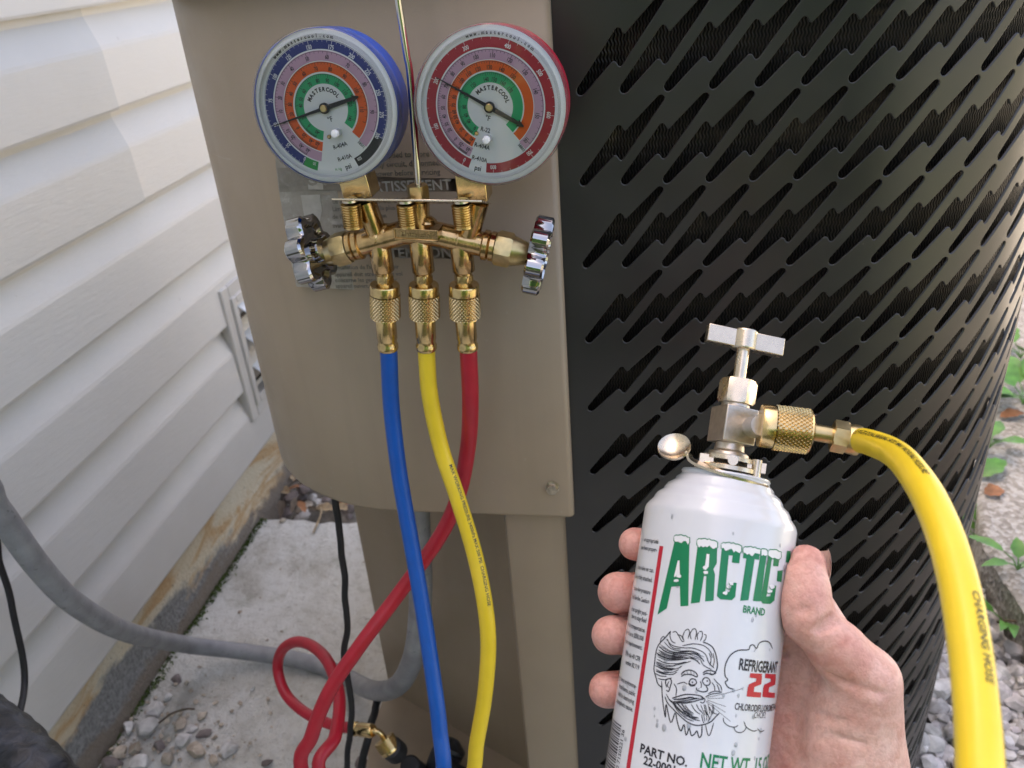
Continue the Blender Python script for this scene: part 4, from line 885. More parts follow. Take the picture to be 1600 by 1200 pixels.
letters = [
 [(405, 128), (472, 138), (467, 440), (430, 442), (427, 348), (388, 350), (366, 452), (323, 481)],
 [(512, 142), (585, 152), (602, 172), (600, 240), (584, 268), (592, 292), (585, 416), (545, 419), (551, 300), (540, 300), (520, 424), (478, 429)],
 [(624, 160), (713, 168), (705, 240), (670, 237), (674, 204), (656, 203), (640, 374), (660, 374), (668, 330), (693, 332), (686, 398), (670, 413), (616, 409), (600, 394)],
 [(727, 176), (803, 186), (797, 224), (777, 221), (748, 413), (709, 416), (738, 218), (722, 216)],
 [(806, 186), (834, 190), (804, 419), (768, 417)],
 [(842, 190), (897, 194), (887, 255), (862, 253), (866, 222), (857, 222), (832, 396), (850, 394), (857, 345), (878, 345), (869, 414), (850, 431), (815, 429), (804, 414)],
 [(884, 275), (908, 273), (902, 328), (880, 324)], [(928, 182), (945, 182), (940, 236), (922, 236)]]
decal('brand_lettering', 'can_green', [[z3(p) for p in P] for P in letters])
holes = [[(418, 228), (426, 228), (428, 302), (400, 304)], [(553, 196), (566, 198), (562, 258), (544, 258)]]
snow = []; rnd = random.Random(3)
caps = [(400, 474, 122, 12), (507, 604, 140, 14), (620, 716, 158, 14), (722, 806, 176, 12), (803, 838, 186, 10), (838, 900, 190, 12)]
for x0, x1, y, h in caps:
    n = max(5, int((x1 - x0) / 9)); up_, dn_ = [], []
    for i in range(n + 1):
        x = x0 + (x1 - x0) * i / n; yy = y + (x - x0) * 0.13; up_.append((x, yy - h * (0.55 + 0.5 * abs(math.sin(i * 1.3))) - 8 * math.sin(PI * i / n))); dn_.append((x, yy + 12 + rnd.uniform(-3, 16) * (1 if 0 < i < n else 0.2)))
    snow.append(up_ + dn_[::-1])
for cx, cy in ((422, 300), (412, 322), (546, 262), (548, 285), (668, 335), (655, 352), (640, 380), (858, 350), (848, 372)):
    snow.append([(cx + rnd.uniform(9, 16) * math.cos(t), cy + rnd.uniform(7, 13) * math.sin(t)) for t in [2 * PI * k / 9 for k in range(9)]])
decal('snow_print', 'can_snow', [[z3(p) for p in P] for P in snow + holes], d=0.00020)
def ribbon(pts, w):
    out = []; n = len(pts); L, Rr = [], []
    for i in range(n):
        a = pts[max(i - 1, 0)]; c = pts[min(i + 1, n - 1)]; tx, ty = c[0] - a[0], c[1] - a[1]; l = math.hypot(tx, ty) or 1; ww = w * (0.45 if i in (0, n - 1) else 1.0)
        L.append((pts[i][0] - ty / l * ww, pts[i][1] + tx / l * ww)); Rr.append((pts[i][0] + ty / l * ww, pts[i][1] - tx / l * ww))
    V = L + Rr; return V, [(i, i + 1, n + i + 1, n + i) for i in range(n - 1)]
def smooth2(P, n=4): return [(q.x, q.y) for q in spline([Vector((x, y, 0)) for x, y in P], n)] if len(P) > 2 else P
rib = []
for P in snow[:6]: rib.append(ribbon([z3(p) for p in P + [P[0]]], 0.00020))
for P in snow[6:]: rib.append(ribbon([z3(p) for p in P[:6]], 0.00016))
decal('snow_outline', 'can_green', None, rib, 0.00026)
art = [[(170, 570), (140, 540), (122, 480), (110, 430), (115, 380), (125, 300), (140, 250), (165, 215), (200, 180), (240, 130)], [(240, 130), (235, 170), (250, 210), (280, 225)], [(215, 190), (235, 240), (270, 265), (320, 270)],
 [(255, 140), (280, 135), (300, 160), (325, 205), (345, 215)], [(290, 160), (320, 165), (340, 200)], [(350, 130), (375, 115), (388, 140), (375, 190)], [(345, 210), (335, 170), (350, 130)], [(405, 120), (430, 112), (442, 140), (430, 200)], [(400, 195), (392, 150), (410, 120)],
 [(460, 135), (485, 135), (487, 170), (470, 210)], [(450, 200), (448, 160), (460, 140)], [(500, 155), (517, 165), (510, 195), (495, 210)], [(490, 215), (530, 230), (565, 255), (588, 300), (600, 350), (605, 400), (595, 440), (570, 470), (540, 465)],
 [(130, 300), (170, 330), (240, 350), (330, 350), (400, 340), (440, 360), (470, 390)], [(150, 250), (200, 290), (270, 310), (350, 305), (430, 310), (480, 340), (500, 370)], [(205, 190), (250, 240), (330, 260), (420, 265), (500, 300), (530, 350)],
 [(120, 400), (170, 420), (240, 430), (300, 420), (330, 400)], [(125, 440), (180, 460), (250, 470), (290, 450)], [(140, 500), (190, 510), (250, 495)], [(330, 245), (420, 230), (500, 245), (550, 290), (565, 340)], [(160, 225), (165, 190), (185, 172), (195, 190)], [(135, 350), (200, 380), (290, 385), (360, 370)],
 [(118, 460), (160, 480), (210, 485)], [(145, 275), (190, 310), (260, 330), (340, 328)], [(190, 215), (240, 265), (310, 285), (400, 285), (470, 310)], [(260, 400), (330, 385), (400, 365)], [(540, 300), (555, 350), (545, 400)], [(520, 330), (540, 380), (580, 420)], [(570, 300), (580, 360), (570, 410)], [(470, 350), (500, 400), (560, 430)],
 [(210, 570), (200, 530), (210, 508), (235, 503), (247, 525), (238, 560), (225, 600), (205, 592)], [(228, 522), (215, 550), (225, 575)], [(320, 472), (345, 445), (390, 435), (430, 450), (448, 475), (440, 488), (400, 470), (350, 470), (322, 485)], [(340, 455), (352, 468)], [(365, 445), (375, 465)], [(395, 440), (402, 466)], [(420, 450), (424, 474)],
 [(490, 458), (520, 440), (560, 440), (592, 455), (570, 467), (520, 460), (492, 472)], [(520, 445), (525, 458)], [(550, 442), (552, 462)], [(382, 530), (400, 505), (430, 508), (442, 535), (420, 550), (395, 548), (382, 530)], [(375, 540), (400, 560), (435, 555)], [(485, 520), (505, 495), (535, 500), (548, 530), (535, 552), (505, 550), (485, 520)],
 [(440, 570), (445, 590), (470, 600), (490, 605), (520, 600), (528, 580), (515, 560)], [(470, 520), (480, 550), (475, 575)], [(455, 585), (465, 575)], [(290, 545), (340, 530), (370, 545)], [(575, 500), (600, 530), (630, 560), (640, 600)], [(560, 530), (580, 560), (585, 600)], [(600, 545), (615, 580), (618, 600)], [(265, 540), (285, 580), (280, 640)],
 [(250, 655), (300, 640), (360, 625), (430, 628), (480, 640), (495, 660), (470, 665), (420, 680), (360, 692), (300, 690), (255, 680)], [(530, 620), (580, 600), (640, 605)], [(510, 645), (560, 622), (640, 612)], [(270, 665), (340, 655), (420, 645)], [(280, 680), (360, 672), (440, 655)], [(475, 652), (502, 655), (506, 675), (490, 692), (468, 682)],
 [(195, 640), (215, 690), (260, 740), (310, 790), (370, 840), (430, 865), (490, 862), (550, 840), (590, 800), (620, 770)], [(230, 660), (280, 720), (340, 770), (400, 800), (460, 810)], [(300, 700), (330, 740), (380, 780)], [(350, 705), (380, 745), (420, 775)], [(400, 700), (430, 750), (470, 780)], [(500, 700), (510, 750), (530, 790)], [(540, 720), (560, 760), (600, 780)],
 [(440, 700), (460, 740), (490, 770)], [(260, 700), (300, 760), (360, 810), (420, 835)], [(480, 780), (490, 830), (500, 850)], [(520, 760), (540, 810), (530, 840)], [(205, 620), (240, 680), (290, 700)], [(360, 790), (420, 820), (470, 830)],
 [(170, 520), (175, 640), (190, 760), (200, 800), (205, 700), (240, 845), (275, 770), (290, 830), (310, 900), (325, 905), (345, 860), (360, 945), (385, 890), (400, 945), (425, 935), (445, 910), (460, 960), (480, 940), (485, 865)], [(510, 855), (530, 940), (550, 930), (575, 845)],
 [(515, 650), (800, 578)], [(525, 658), (655, 652)], [(525, 668), (670, 720)], [(520, 675), (668, 765)], [(515, 680), (705, 835)],
 [(730, 585), (690, 570), (665, 530), (685, 510), (665, 480), (662, 420), (680, 360), (715, 310), (770, 280), (845, 275), (860, 245), (885, 238), (910, 265), (930, 225), (970, 208), (1010, 220), (1035, 270)], [(890, 292), (910, 258)],
 [(650, 805), (655, 840), (690, 870), (740, 880), (765, 865)], [(730, 880), (750, 915), (790, 922), (820, 900), (830, 875)], [(810, 835), (830, 880), (880, 910), (915, 905)], [(915, 890), (940, 915), (970, 905)]]
rib = [ribbon(smooth2([z5(p) for p in P]), 0.00023 if len(P) > 6 else 0.00018) for P in art]
ra_ = random.Random(17)
for (c0_, c1_, w0, w1, nn_) in (([(135, 330), (220, 360), (330, 355), (440, 370)], [(160, 230), (260, 290), (400, 280), (520, 330)], 0, 1, 12), ([(125, 450), (180, 470), (240, 475), (285, 455)], [(130, 360), (200, 390), (280, 395), (350, 380)], 0, 1, 8), ([(235, 670), (290, 740), (360, 800), (430, 830)], [(330, 700), (370, 745), (420, 790), (470, 800)], 0, 1, 9), ([(440, 705), (460, 750), (490, 790), (500, 840)], [(590, 700), (590, 740), (580, 780), (560, 820)], 0, 1, 8), ([(262, 662), (330, 650), (400, 640), (470, 645)], [(262, 676), (330, 684), (400, 676), (470, 660)], 0, 1, 5)):
    for q_ in range(nn_):
        f_ = (q_ + ra_.random()) / nn_; P = [(a[0] + (b_[0] - a[0]) * f_ + ra_.uniform(-4, 4), a[1] + (b_[1] - a[1]) * f_ + ra_.uniform(-4, 4)) for a, b_ in zip(c0_, c1_)]; lo_ = ra_.choice([0, 0, 1]); rib.append(ribbon(smooth2([z5(p) for p in P[lo_:lo_ + 3]]), 0.00014))
for cx, cy in ((410, 530), (525, 520)): rib.append(([z5((cx + 7 * math.cos(t), cy + 7 * math.sin(t))) for t in [2 * PI * k / 10 for k in range(10)]], [tuple(range(10))]))
decal('line_drawing', 'can_ink', None, rib, 0.00012)
two = [(860, 458), (952, 463), (951, 505), (946, 545), (893, 566), (888, 604), (946, 610), (942, 649), (832, 641), (840, 572), (850, 545), (905, 522), (908, 500), (855, 493)]
decal('number_print', 'can_red', [[z5(p) for p in two], [z5((x + 122 - (x - 832) * 0.12, y + 3)) for x, y in two]])
s0, v0 = can_uv(1033, 853); s1, v1 = can_uv(985, 1180); sm_ = (s0 + s1) / 2
decal('red_stripe', 'can_red', [[(sm_ - 0.0010, v0), (sm_ + 0.0012, v0), (sm_ + 0.0012, -CH + 0.008), (sm_ - 0.0010, -CH + 0.008)]])
def ctext(s, px, py, cap, xs=0.8, bold=0.01, align='l'):
    S, V0 = can_uv(px, py); V, F = text_pts(s, cap, xs, bold, align); return [(S + x, V0 + y) for x, y in V], F
for t_ in (ctext('BRAND', 1161, 951, 0.0028, 0.8, 0.03), ctext('NET WT. 15 OZ', 1095, 1187, 0.0056, 0.72, 0.02)): decal('lettering', 'can_green', None, [t_], 0.00013)
blk = [ctext('REFRIGERANT', 1155, 1037, 0.0043, 0.62, 0.03), ctext('CHLORODIFLUOROMETHANE', 1148, 1103, 0.0026, 0.62, 0.02), ctext('CHClF2', 1178, 1117, 0.0024, 0.7, 0.0), ctext('PART NO.', 1001, 1168, 0.0033, 0.95, 0.03), ctext('22-0001', 1006, 1187, 0.0031, 0.95, 0.03)]
for s, y in (('or appropriate', 845), ('use these proper-', 858), ('close valve on can.', 890), ('valve is fully attached.', 905), ('at too low pressure', 924), ('read See the Caution', 938), ('in an upright posi-', 957), ('tion to stay fluid', 968), ('for air transportation', 983), ('fines of up to $500,000', 996), ('five years imprisonment.', 1010), ('EPA rule 40 CFR', 1028), ('section 82.719', 1041), ('warning: harms environme-', 1070), ('nt and harms public', 1082), ('health by destroying', 1094), ('stratospheric ozone.', 1106)):
    S = sm_ - 0.0022; _, V0 = can_uv(1033 - (y - 853) * 0.147 - 12, y); V, F = text_pts(s, 0.0019, 0.72, 0.012, 'r'); blk.append(([(S + x, V0 + dy) for x, dy in V], F))
for t_ in blk: decal('lettering', 'can_ink', None, [t_], 0.00013)
blk = []
_, vb = can_uv(960, 1125); q = vb
rb2 = random.Random(11)
while q > vb - 0.030:
    h = rb2.choice([0.00035, 0.0005, 0.0008]); blk.append(([(sm_ - 0.022, q), (sm_ - 0.0085, q), (sm_ - 0.0085, q - h), (sm_ - 0.022, q - h)], [(0, 1, 2, 3)])); q -= h + rb2.choice([0.0004, 0.0007])
V, F = text_pts('0 7150221 36', 0.0022, 0.9, 0.01, 'r')
decal('barcode', 'can_ink', None, blk, 0.00013); decal('lettering', 'can_ink', None, [([(sm_ - 0.0066 - y, vb - 0.001 + x) for x, y in V], F)], 0.00013)
# water drops on the can
b = MB(); rd_ = random.Random(5)
for k in range(45):
    s = rd_.uniform(-0.040, 0.034); v = rd_.uniform(-0.10, -0.001); r = rd_.choice([0.0004, 0.0005, 0.0006, 0.0009]); a = s / CR; n_ax = CU * math.sin(a) + CN * math.cos(a); t_ax = CU * math.cos(a) - CN * math.sin(a)
    b.sphere(wrap(s, v, 0), r, 10, (1, rd_.uniform(1, 1.9), 0.3), (t_ax, CV, n_ax))
tag(b.build('water_drops', 'droplet', can, 180), kind='stuff')

# ================================================================== TAP VALVE ON THE CAN
tv = thing('can_tap_valve', cpt(0, 0.02, 0), 'nickel can tap valve with T handle clamped on the can top', 'valve')
AX = (-0.0003, 0.0)
def ap(v, u=0.0, n=0.0): return cpt(u, v, n)
b = MB(); b.lathe(ap(0.0215), CV, [(0, 0.0135), (0.0004, 0.0142), (0.0022, 0.0142), (0.0026, 0.0136)], 36); b.lathe(ap(0.0262), CV, [(0, 0.0128), (0.0018, 0.0128)], 36)
b.box(ap(0.0252, 0.0125, 0.0045), CU * 0.004, CN * 0.0022, CV * 0.0022); b.box(ap(0.0252, -0.009, 0.0080), CU * 0.003, CN * 0.0018, CV * 0.0022)
b.cyl(ap(0.0258, 0.002, 0.0125), ap(0.0258, 0.0022, 0.0150), 0.0022, 14); b.cyl(ap(0.0195, 0.0125, 0.006), ap(0.0285, 0.0125, 0.006), 0.0022, 14)
b.build('clamp_ring', 'nickel', tv, 30)
# lever: bent strip ending in a round thumb paddle on the left
path = spline([ap(0.0185, 0.0160, 0.008), ap(0.0186, 0.009, 0.0150), ap(0.0196, -0.001, 0.0172), ap(0.0214, -0.0100, 0.0155), ap(0.0234, -0.0150, 0.0132), ap(0.0262, -0.0172, 0.0122)], 6)
b = MB(); vs = []; n = len(path)
for i, p in enumerate(path):
    t = (path[min(i + 1, n - 1)] - path[max(i - 1, 0)]).normalized(); sd = (CN * -0.95 + CV * 0.3); sd = (sd - t * sd.dot(t)).normalized(); nn = t.cross(sd).normalized()
    vs += [p + sd * 0.0034 + nn * 0.0006, p - sd * 0.0034 + nn * 0.0006, p - sd * 0.0034 - nn * 0.0006, p + sd * 0.0034 - nn * 0.0006]
b.add(vs, [(4 * i + j, 4 * i + (j + 1) % 4, 4 * i + 4 + (j + 1) % 4, 4 * i + 4 + j) for i in range(n - 1) for j in range(4)] + [(0, 1, 2, 3), (4 * n - 1, 4 * n - 2, 4 * n - 3, 4 * n - 4)])
pc = ap(0.0272, -0.0232, 0.0115); pnrm = (CN * 0.80 + CV * 0.50 + CU * -0.15).normalized()
b.lathe(pc, pnrm, [(0.0002, 0.0005), (0.0004, 0.0035), (0.0016, 0.0066), (0.0022, 0.0072), (0.0014, 0.0074), (0.0002, 0.0068), (-0.0008, 0.0036), (-0.0010, 0.0005)], 36)
b.build('lever', 'nickel', tv, 40)
BS = (CU * math.cos(rad(-28)) + CN * math.sin(rad(-28))).normalized(); BT = CV.cross(BS).normalized()
b = MB(); b.lathe(ap(0.0275), CV, [(0, 0.0088), (0.001, 0.0092), (0.003, 0.0086), (0.0035, 0.0068), (0.0055, 0.0066), (0.0075, 0.0064)], 28)
b.box(ap(0.0428), BS * 0.0078, BT * 0.0078, CV * 0.0082); b.lathe(ap(0.0508), CV, [(0, 0.0066), (0.003, 0.0062)], 24); b.build('valve_body', 'cast_nickel', tv, 30, 0.0012)
to = ap(0.0428, 0.0070); b = MB(); dd_ = (kn0 - to); b.lathe(to, dd_, [(0, 0.0066), (0.002, 0.0058), (0.003, 0.0048), (dd_.length + 0.003, 0.0048)], 20); b.build('side_port', 'cast_nickel', tv, 40)
b = MB(); b.hexnut(ap(0.0530), ap(0.0640), 0.0084, CU); b.build('bonnet_nut', 'nickel', tv, 30)
b = MB(); b.cyl(ap(0.0630), ap(0.0790), 0.0029, 18); b.build('stem', 'nickel', tv, 40)
HS = (CU * math.cos(rad(14)) - CN * math.sin(rad(14))).normalized() + CV * -0.03; HT = CV.cross(HS).normalized()
b = MB(); b.box(ap(0.0828) - HS * 0.0110, HS * 0.0066, HT * 0.0030, CV * 0.0041); b.box(ap(0.0828) + HS * 0.0110, HS * 0.0066, HT * 0.0030, CV * 0.0041); b.lathe(ap(0.0782), CV, [(0, 0.0052), (0.0006, 0.0057), (0.0088, 0.0057), (0.0094, 0.0052)], 24)
b.build('handle', 'nickel', tv, 30, 0.0006)

# ================================================================== HAND (one continuous surface from a blended distance field)
def cpx(px, py, n): # point on the sight line at local depth n (mm, towards the viewer)
    d = sight(px, py); o = CAM - CO; t = (n * 1e-3 - o.dot(CN)) / d.dot(CN); p = o + d * t; return np.array([p.dot(CU), p.dot(CV), p.dot(CN)]) * 1e3
def rnd_c(u, v, n): return np.array([u, v, n], float)
caps_ = []   # (a, b, ra, rb, blend, flush)
def seg(a, b, ra, rb, k=4.0, fl=0.0): caps_.append((np.array(a, float), np.array(b, float), ra, rb, k, fl))
th = [cpx(1259, 882, 10), cpx(1258, 925, 12), cpx(1263, 968, 12), cpx(1310, 1016, 7), cpx(1351, 1064, 0), cpx(1346, 1120, -8), cpx(1336, 1200, -18)]
seg(th[0], th[1], 8.4, 9.6, 4, 0.8); seg(cpx(1246, 905, 12), cpx(1250, 945, 14), 7.8, 9.2, 5, 0.6); seg(th[1], th[2], 9.4, 9.5, 4, 0.4); seg(th[2], th[3], 9.7, 10.6, 5, 0.15); seg(th[3], th[4], 10.6, 12.8, 6, 0.1); seg(th[4], th[5], 12.8, 14.0, 8, 0.2); seg(th[5], th[6], 14.0, 18, 10, 0.1)
seg(cpx(1325, 1090, -8), cpx(1312, 1150, -12), 12, 14, 9, 0.25); seg(cpx(1290, 1150, -30), cpx(1275, 1220, -32), 13, 17, 10, 0.2)
def rp(phi, v, r): R_ = 33.4 + r; a = rad(phi); return np.array([R_ * math.cos(a), v, -R_ * math.sin(a)])
tips = [(-14, -19, 153, 8.3), (-37, -42, 163, 9.7), (-57, -61.5, 165, 9.2), (-82, -86, 160, 8.6)]
wr = np.array([66, -150, -26.0])
for i, (vm, vt, pt, r) in enumerate(tips):
    vt += 2; mcp = rp(42 + 2 * i, vm - 6 + i * 1.5, r + 1.5); pip = rp(92, vm - 1 - 0.5 * i, r + 0.6); dip = rp(pt - 27, vt + 0.5, r); tip = rp(pt, vt, r - 0.4)
    seg(tip, dip, r - 0.4, r, 2.2, 0.85); seg(dip, rp((92 + pt - 27) / 2, (vm + vt) / 2, r + 0.4), r, r + 0.3, 3, 0.4); seg(rp((92 + pt - 27) / 2, (vm + vt) / 2, r + 0.4), pip, r + 0.3, r + 0.8, 3, 0.2)
    seg(pip, mcp, r + 0.8, r + 2.2, 4, 0.2); seg(mcp, np.array([60 - 3 * i, -112 - 5 * i, -31 - 1.5 * i]), r + 3.0, 13.5, 8, 0.1)
seg(rp(40, -16, 11), th[4] + np.array([-4, 2, -10]), 10, 10, 9, 0.3); seg(rp(30, -45, 12), th[5] + np.array([-8, 0, -12]), 11, 13, 9, 0.3)
seg(th[6], wr, 19, 24, 14); seg(np.array([54, -122, -32.0]), wr, 17, 24, 12); seg(wr, np.array([84, -235, -10.0]), 24, 30, 10)
crease_px = [([(1298, 1054), (1318, 1066), (1345, 1076), (1385, 1086)], 0.9), ([(1272, 985), (1286, 974), (1300, 962)], 0.7), ([(1280, 988), (1296, 980), (1312, 970)], 0.7), ([(1246, 958), (1262, 950)], 0.5),
             ([(1232, 1108), (1270, 1112), (1320, 1128)], 0.7), ([(1250, 1160), (1300, 1150), (1350, 1160)], 0.5), ([(1214, 1016), (1232, 1024)], 0.6)]
lo = np.array([-56, -270, -64.0]); hi = np.array([122, 14, 30.0]); hs = 1.4
dims = np.ceil((hi - lo) / hs).astype(int) + 1
gx, gy, gz = [lo[i] + hs * np.arange(dims[i]) for i in range(3)]
G = np.stack(np.meshgrid(gx, gy, gz, indexing='ij'), -1).astype(np.float32); fld = np.full(G.shape[:3], 60.0, np.float32); flu = np.zeros_like(fld); wsum = np.full_like(fld, 1e-6)
def capd(P, a, b, ra, rb):
    ab = (b - a).astype(np.float32); t = np.clip(((P - a.astype(np.float32)) @ ab) / float(ab @ ab), 0, 1); q = P - (a.astype(np.float32) + t[..., None] * ab); return np.sqrt((q * q).sum(-1)) - (ra + (rb - ra) * t)
for a, b_, ra, rb, k, fl in caps_:
    bb0 = np.minimum(a, b_) - max(ra, rb) - 14; bb1 = np.maximum(a, b_) + max(ra, rb) + 14
    i0 = np.maximum(((bb0 - lo) / hs).astype(int), 0); i1 = np.minimum(((bb1 - lo) / hs).astype(int) + 2, dims)
    sl3 = tuple(slice(i0[i], i1[i]) for i in range(3)); d = capd(G[sl3], a, b_, ra, rb); f = fld[sl3]
    h = np.clip(0.5 + 0.5 * (f - d) / k, 0, 1); fld[sl3] = f * (1 - h) + d * h - k * h * (1 - h)
    w_ = np.exp(-np.clip(d, -3, 40) / 3.0); flu[sl3] += w_ * fl; wsum[sl3] += w_
def hit_field(px, py):
    d = sight(px, py); o = CAM - CO; dl = np.array([d.dot(CU), d.dot(CV), d.dot(CN)]); ol = np.array([o.dot(CU), o.dot(CV), o.dot(CN)]) * 1e3
    for t in np.arange(280, 480, 0.5):
        q = ol + dl * t; i = np.round((q - lo) / hs).astype(int)
        if (i >= 0).all() and (i < dims).all() and fld[i[0], i[1], i[2]] < 0: return q
    return None
for poly, r in crease_px:
    P_ = [hit_field(*p) for p in poly]
    for a, b_ in zip(P_, P_[1:]):
        if a is None or b_ is None: continue
        for t in np.linspace(0, 1, 9):
            c = a * (1 - t) + b_ * t; i0 = np.maximum(((c - 6 - lo) / hs).astype(int), 0); i1 = np.minimum(((c + 6 - lo) / hs).astype(int) + 2, dims); s3 = tuple(slice(i0[i], i1[i]) for i in range(3))
            d = np.sqrt(((G[s3] - c.astype(np.float32)) ** 2).sum(-1)) - (r * 0.45); f = fld[s3]; k = 2.4; h = np.clip(0.5 - 0.5 * (f + d) / k, 0, 1); fld[s3] = f * (1 - h) - d * h + k * h * (1 - h)
# keep the hand clear of the can
rr_ = np.sqrt(G[..., 0] ** 2 + G[..., 2] ** 2); dcan = 33.35 - rr_; h = np.clip(0.5 - 0.5 * (dcan - fld) / 0.8, 0, 1); fld = np.where((G[..., 1] < 1), np.maximum(fld, dcan), fld)
def surface_nets(F, lo, h):
    nx_, ny_, nz_ = F.shape; ins = F < 0
    acc = np.zeros((nx_ - 1, ny_ - 1, nz_ - 1, 3)); cnt = np.zeros((nx_ - 1, ny_ - 1, nz_ - 1))
    cor = [(i, j, k) for i in (0, 1) for j in (0, 1) for k in (0, 1)]
    def S(A, c): return A[c[0]:c[0] + nx_ - 1, c[1]:c[1] + ny_ - 1, c[2]:c[2] + nz_ - 1]
    for c in cor:
        for ax in range(3):
            if c[ax]: continue
            c2 = list(c); c2[ax] = 1; a, b_ = S(F, c), S(F, c2); x = (a < 0) != (b_ < 0); t = np.where(x, a / np.where(x, a - b_, 1), 0)
            for q in range(3): acc[..., q] += np.where(x, c[q] + (t if q == ax else 0), 0)
            cnt += x
    act = cnt > 0; idx = -np.ones(act.shape, int); ii = np.argwhere(act); idx[act] = np.arange(len(ii)); V = (ii + acc[act] / cnt[act][:, None]) * h + lo; faces = []
    for ax in range(3):
        o1, o2 = [(1, 2), (2, 0), (0, 1)][ax]; sl0 = [slice(None)] * 3; sl1 = [slice(None)] * 3; sl0[ax] = slice(0, -1); sl1[ax] = slice(1, None)
        e = ins[tuple(sl0)] != ins[tuple(sl1)]; pts = np.argwhere(e); pts = pts[(pts[:, o1] > 0) & (pts[:, o2] > 0) & (pts[:, o1] < F.shape[o1] - 1) & (pts[:, o2] < F.shape[o2] - 1)]
        q = []
        for d1, d2 in ((1, 1), (0, 1), (0, 0), (1, 0)): p = pts.copy(); p[:, o1] -= d1; p[:, o2] -= d2; q.append(idx[p[:, 0], p[:, 1], p[:, 2]])
        Q = np.stack(q, 1); fl = ins[pts[:, 0], pts[:, 1], pts[:, 2]]; Q[~fl] = Q[~fl][:, ::-1]; faces.append(Q)
    return V, np.concatenate(faces)
HV, HF = surface_nets(fld, lo, hs)
# flush value per vertex
vi = np.clip(np.round((HV - lo) / hs).astype(int), 0, dims - 1); FL = (flu / wsum)[vi[:, 0], vi[:, 1], vi[:, 2]]
person = thing('person', cpt(0.08, -0.235, -0.01), 'bare right hand gripping the white can, thumb up on its side', 'person')
me = bpy.data.meshes.new('hand'); off = Vector(person.location)
WV = np.array(CO) + (HV[:, :1] * np.array(CU) + HV[:, 1:2] * np.array(CV) + HV[:, 2:] * np.array(CN)) * 1e-3 - np.array(off)
me.from_pydata(WV.tolist(), [], HF.tolist()); me.materials.append(MATS['skin']); me.polygons.foreach_set('use_smooth', [True] * len(me.polygons))
at_ = me.attributes.new('flush', 'FLOAT', 'POINT'); at_.data.foreach_set('value', FL.astype(np.float32))
hand = bpy.data.objects.new('hand', me); COL.objects.link(hand); hand.parent = person
bm = bmesh.new(); bm.from_mesh(me); bmesh.ops.recalc_face_normals(bm, faces=bm.faces); bm.to_mesh(me); bm.free()
smo = hand.modifiers.new('smooth', 'SMOOTH'); smo.factor = 0.5; smo.iterations = 4
ss_ = hand.modifiers.new('sub', 'SUBSURF'); ss_.levels = 1; ss_.render_levels = 1
# nails
def nail(c, up_, out, w_, l_):
    up_ = up_.normalized(); out = (out - up_ * out.dot(up_)).normalized(); sx = up_.cross(out).normalized(); b = MB(); vs = []
    for j in range(9):
        for i in range(9):
            x = (i / 4 - 1) ; y = (j / 4 - 1); rx = x * w_ * math.sqrt(max(0.15, 1 - 0.55 * max(0, abs(y) - 0.45) ** 2 * 3)); vs.append(c + sx * rx + up_ * (y * l_) + out * (0.0014 - 0.0022 * x * x - 0.0008 * y * y))
    b.add(vs, [(j * 9 + i, j * 9 + i + 1, j * 9 + i + 10, j * 9 + i + 9) for j in range(8) for i in range(8)]); return b.build('nail', 'nail', person, 180)
tv0 = Vector(th[0]) * 1e-3; tv1 = Vector(th[1]) * 1e-3
def loc(v): return cpt(v.x, v.y, v.z)
dth = loc(tv0) - loc(tv1); nail(loc(tv0) + (CU * 0.9 - CN * 0.35).normalized() * 0.0088 + dth.normalized() * 0.0005, dth, CU * 0.9 - CN * 0.35, 0.0062, 0.0070)
for (vm, vt, pt, r) in tips:
    t = rp(pt - 8, vt + 2, r); pa = pt - 8; o_ = Vector((math.cos(rad(pa)), 0, -math.sin(rad(pa)))); tg = Vector((-math.sin(rad(pa)), 0, -math.cos(rad(pa))))
    ow = CU * o_.x + CN * o_.z; tw_ = CU * tg.x + CN * tg.z; nail(loc(Vector(t) * 1e-3) + ow * (r - 1.3) * 1e-3, tw_, ow, 0.0048, 0.0058)

# ================================================================== UNSEEN HEDGE (added behind the viewer to darken front light and reflections)
hd = thing('added_hedge', (0.6, -2.9, -0.07), 'unseen dark green foliage added behind the viewer to darken reflections', 'added_hedge')
b = MB(); rn = random.Random(50)
for k in range(9000):
    x = rn.uniform(-0.62, 2.4); z = rn.uniform(0.0, 1.85); y = -2.7 - abs(rn.gauss(0, 0.10)) - 0.12 * noise.noise(Vector((x * 3, z * 3, 0))); c = Vector((x, y, z)); a = rn.uniform(0, 6.28); t = Vector((math.cos(a), rn.uniform(-.5, .5), math.sin(a))) * 0.026; q = Vector((-math.sin(a), rn.uniform(-.6, .6), math.cos(a))) * 0.015
    b.add([c - t, c + q, c + t, c - q], [(0, 1, 2, 3)])
tag(b.build('foliage', 'leaf_green', hd, 0), kind='stuff')
MB().aabb((-0.62, -3.4, -0.07), (2.4, -2.87, 1.75)).build('inner_branches', 'twig_bark', hd, 0)

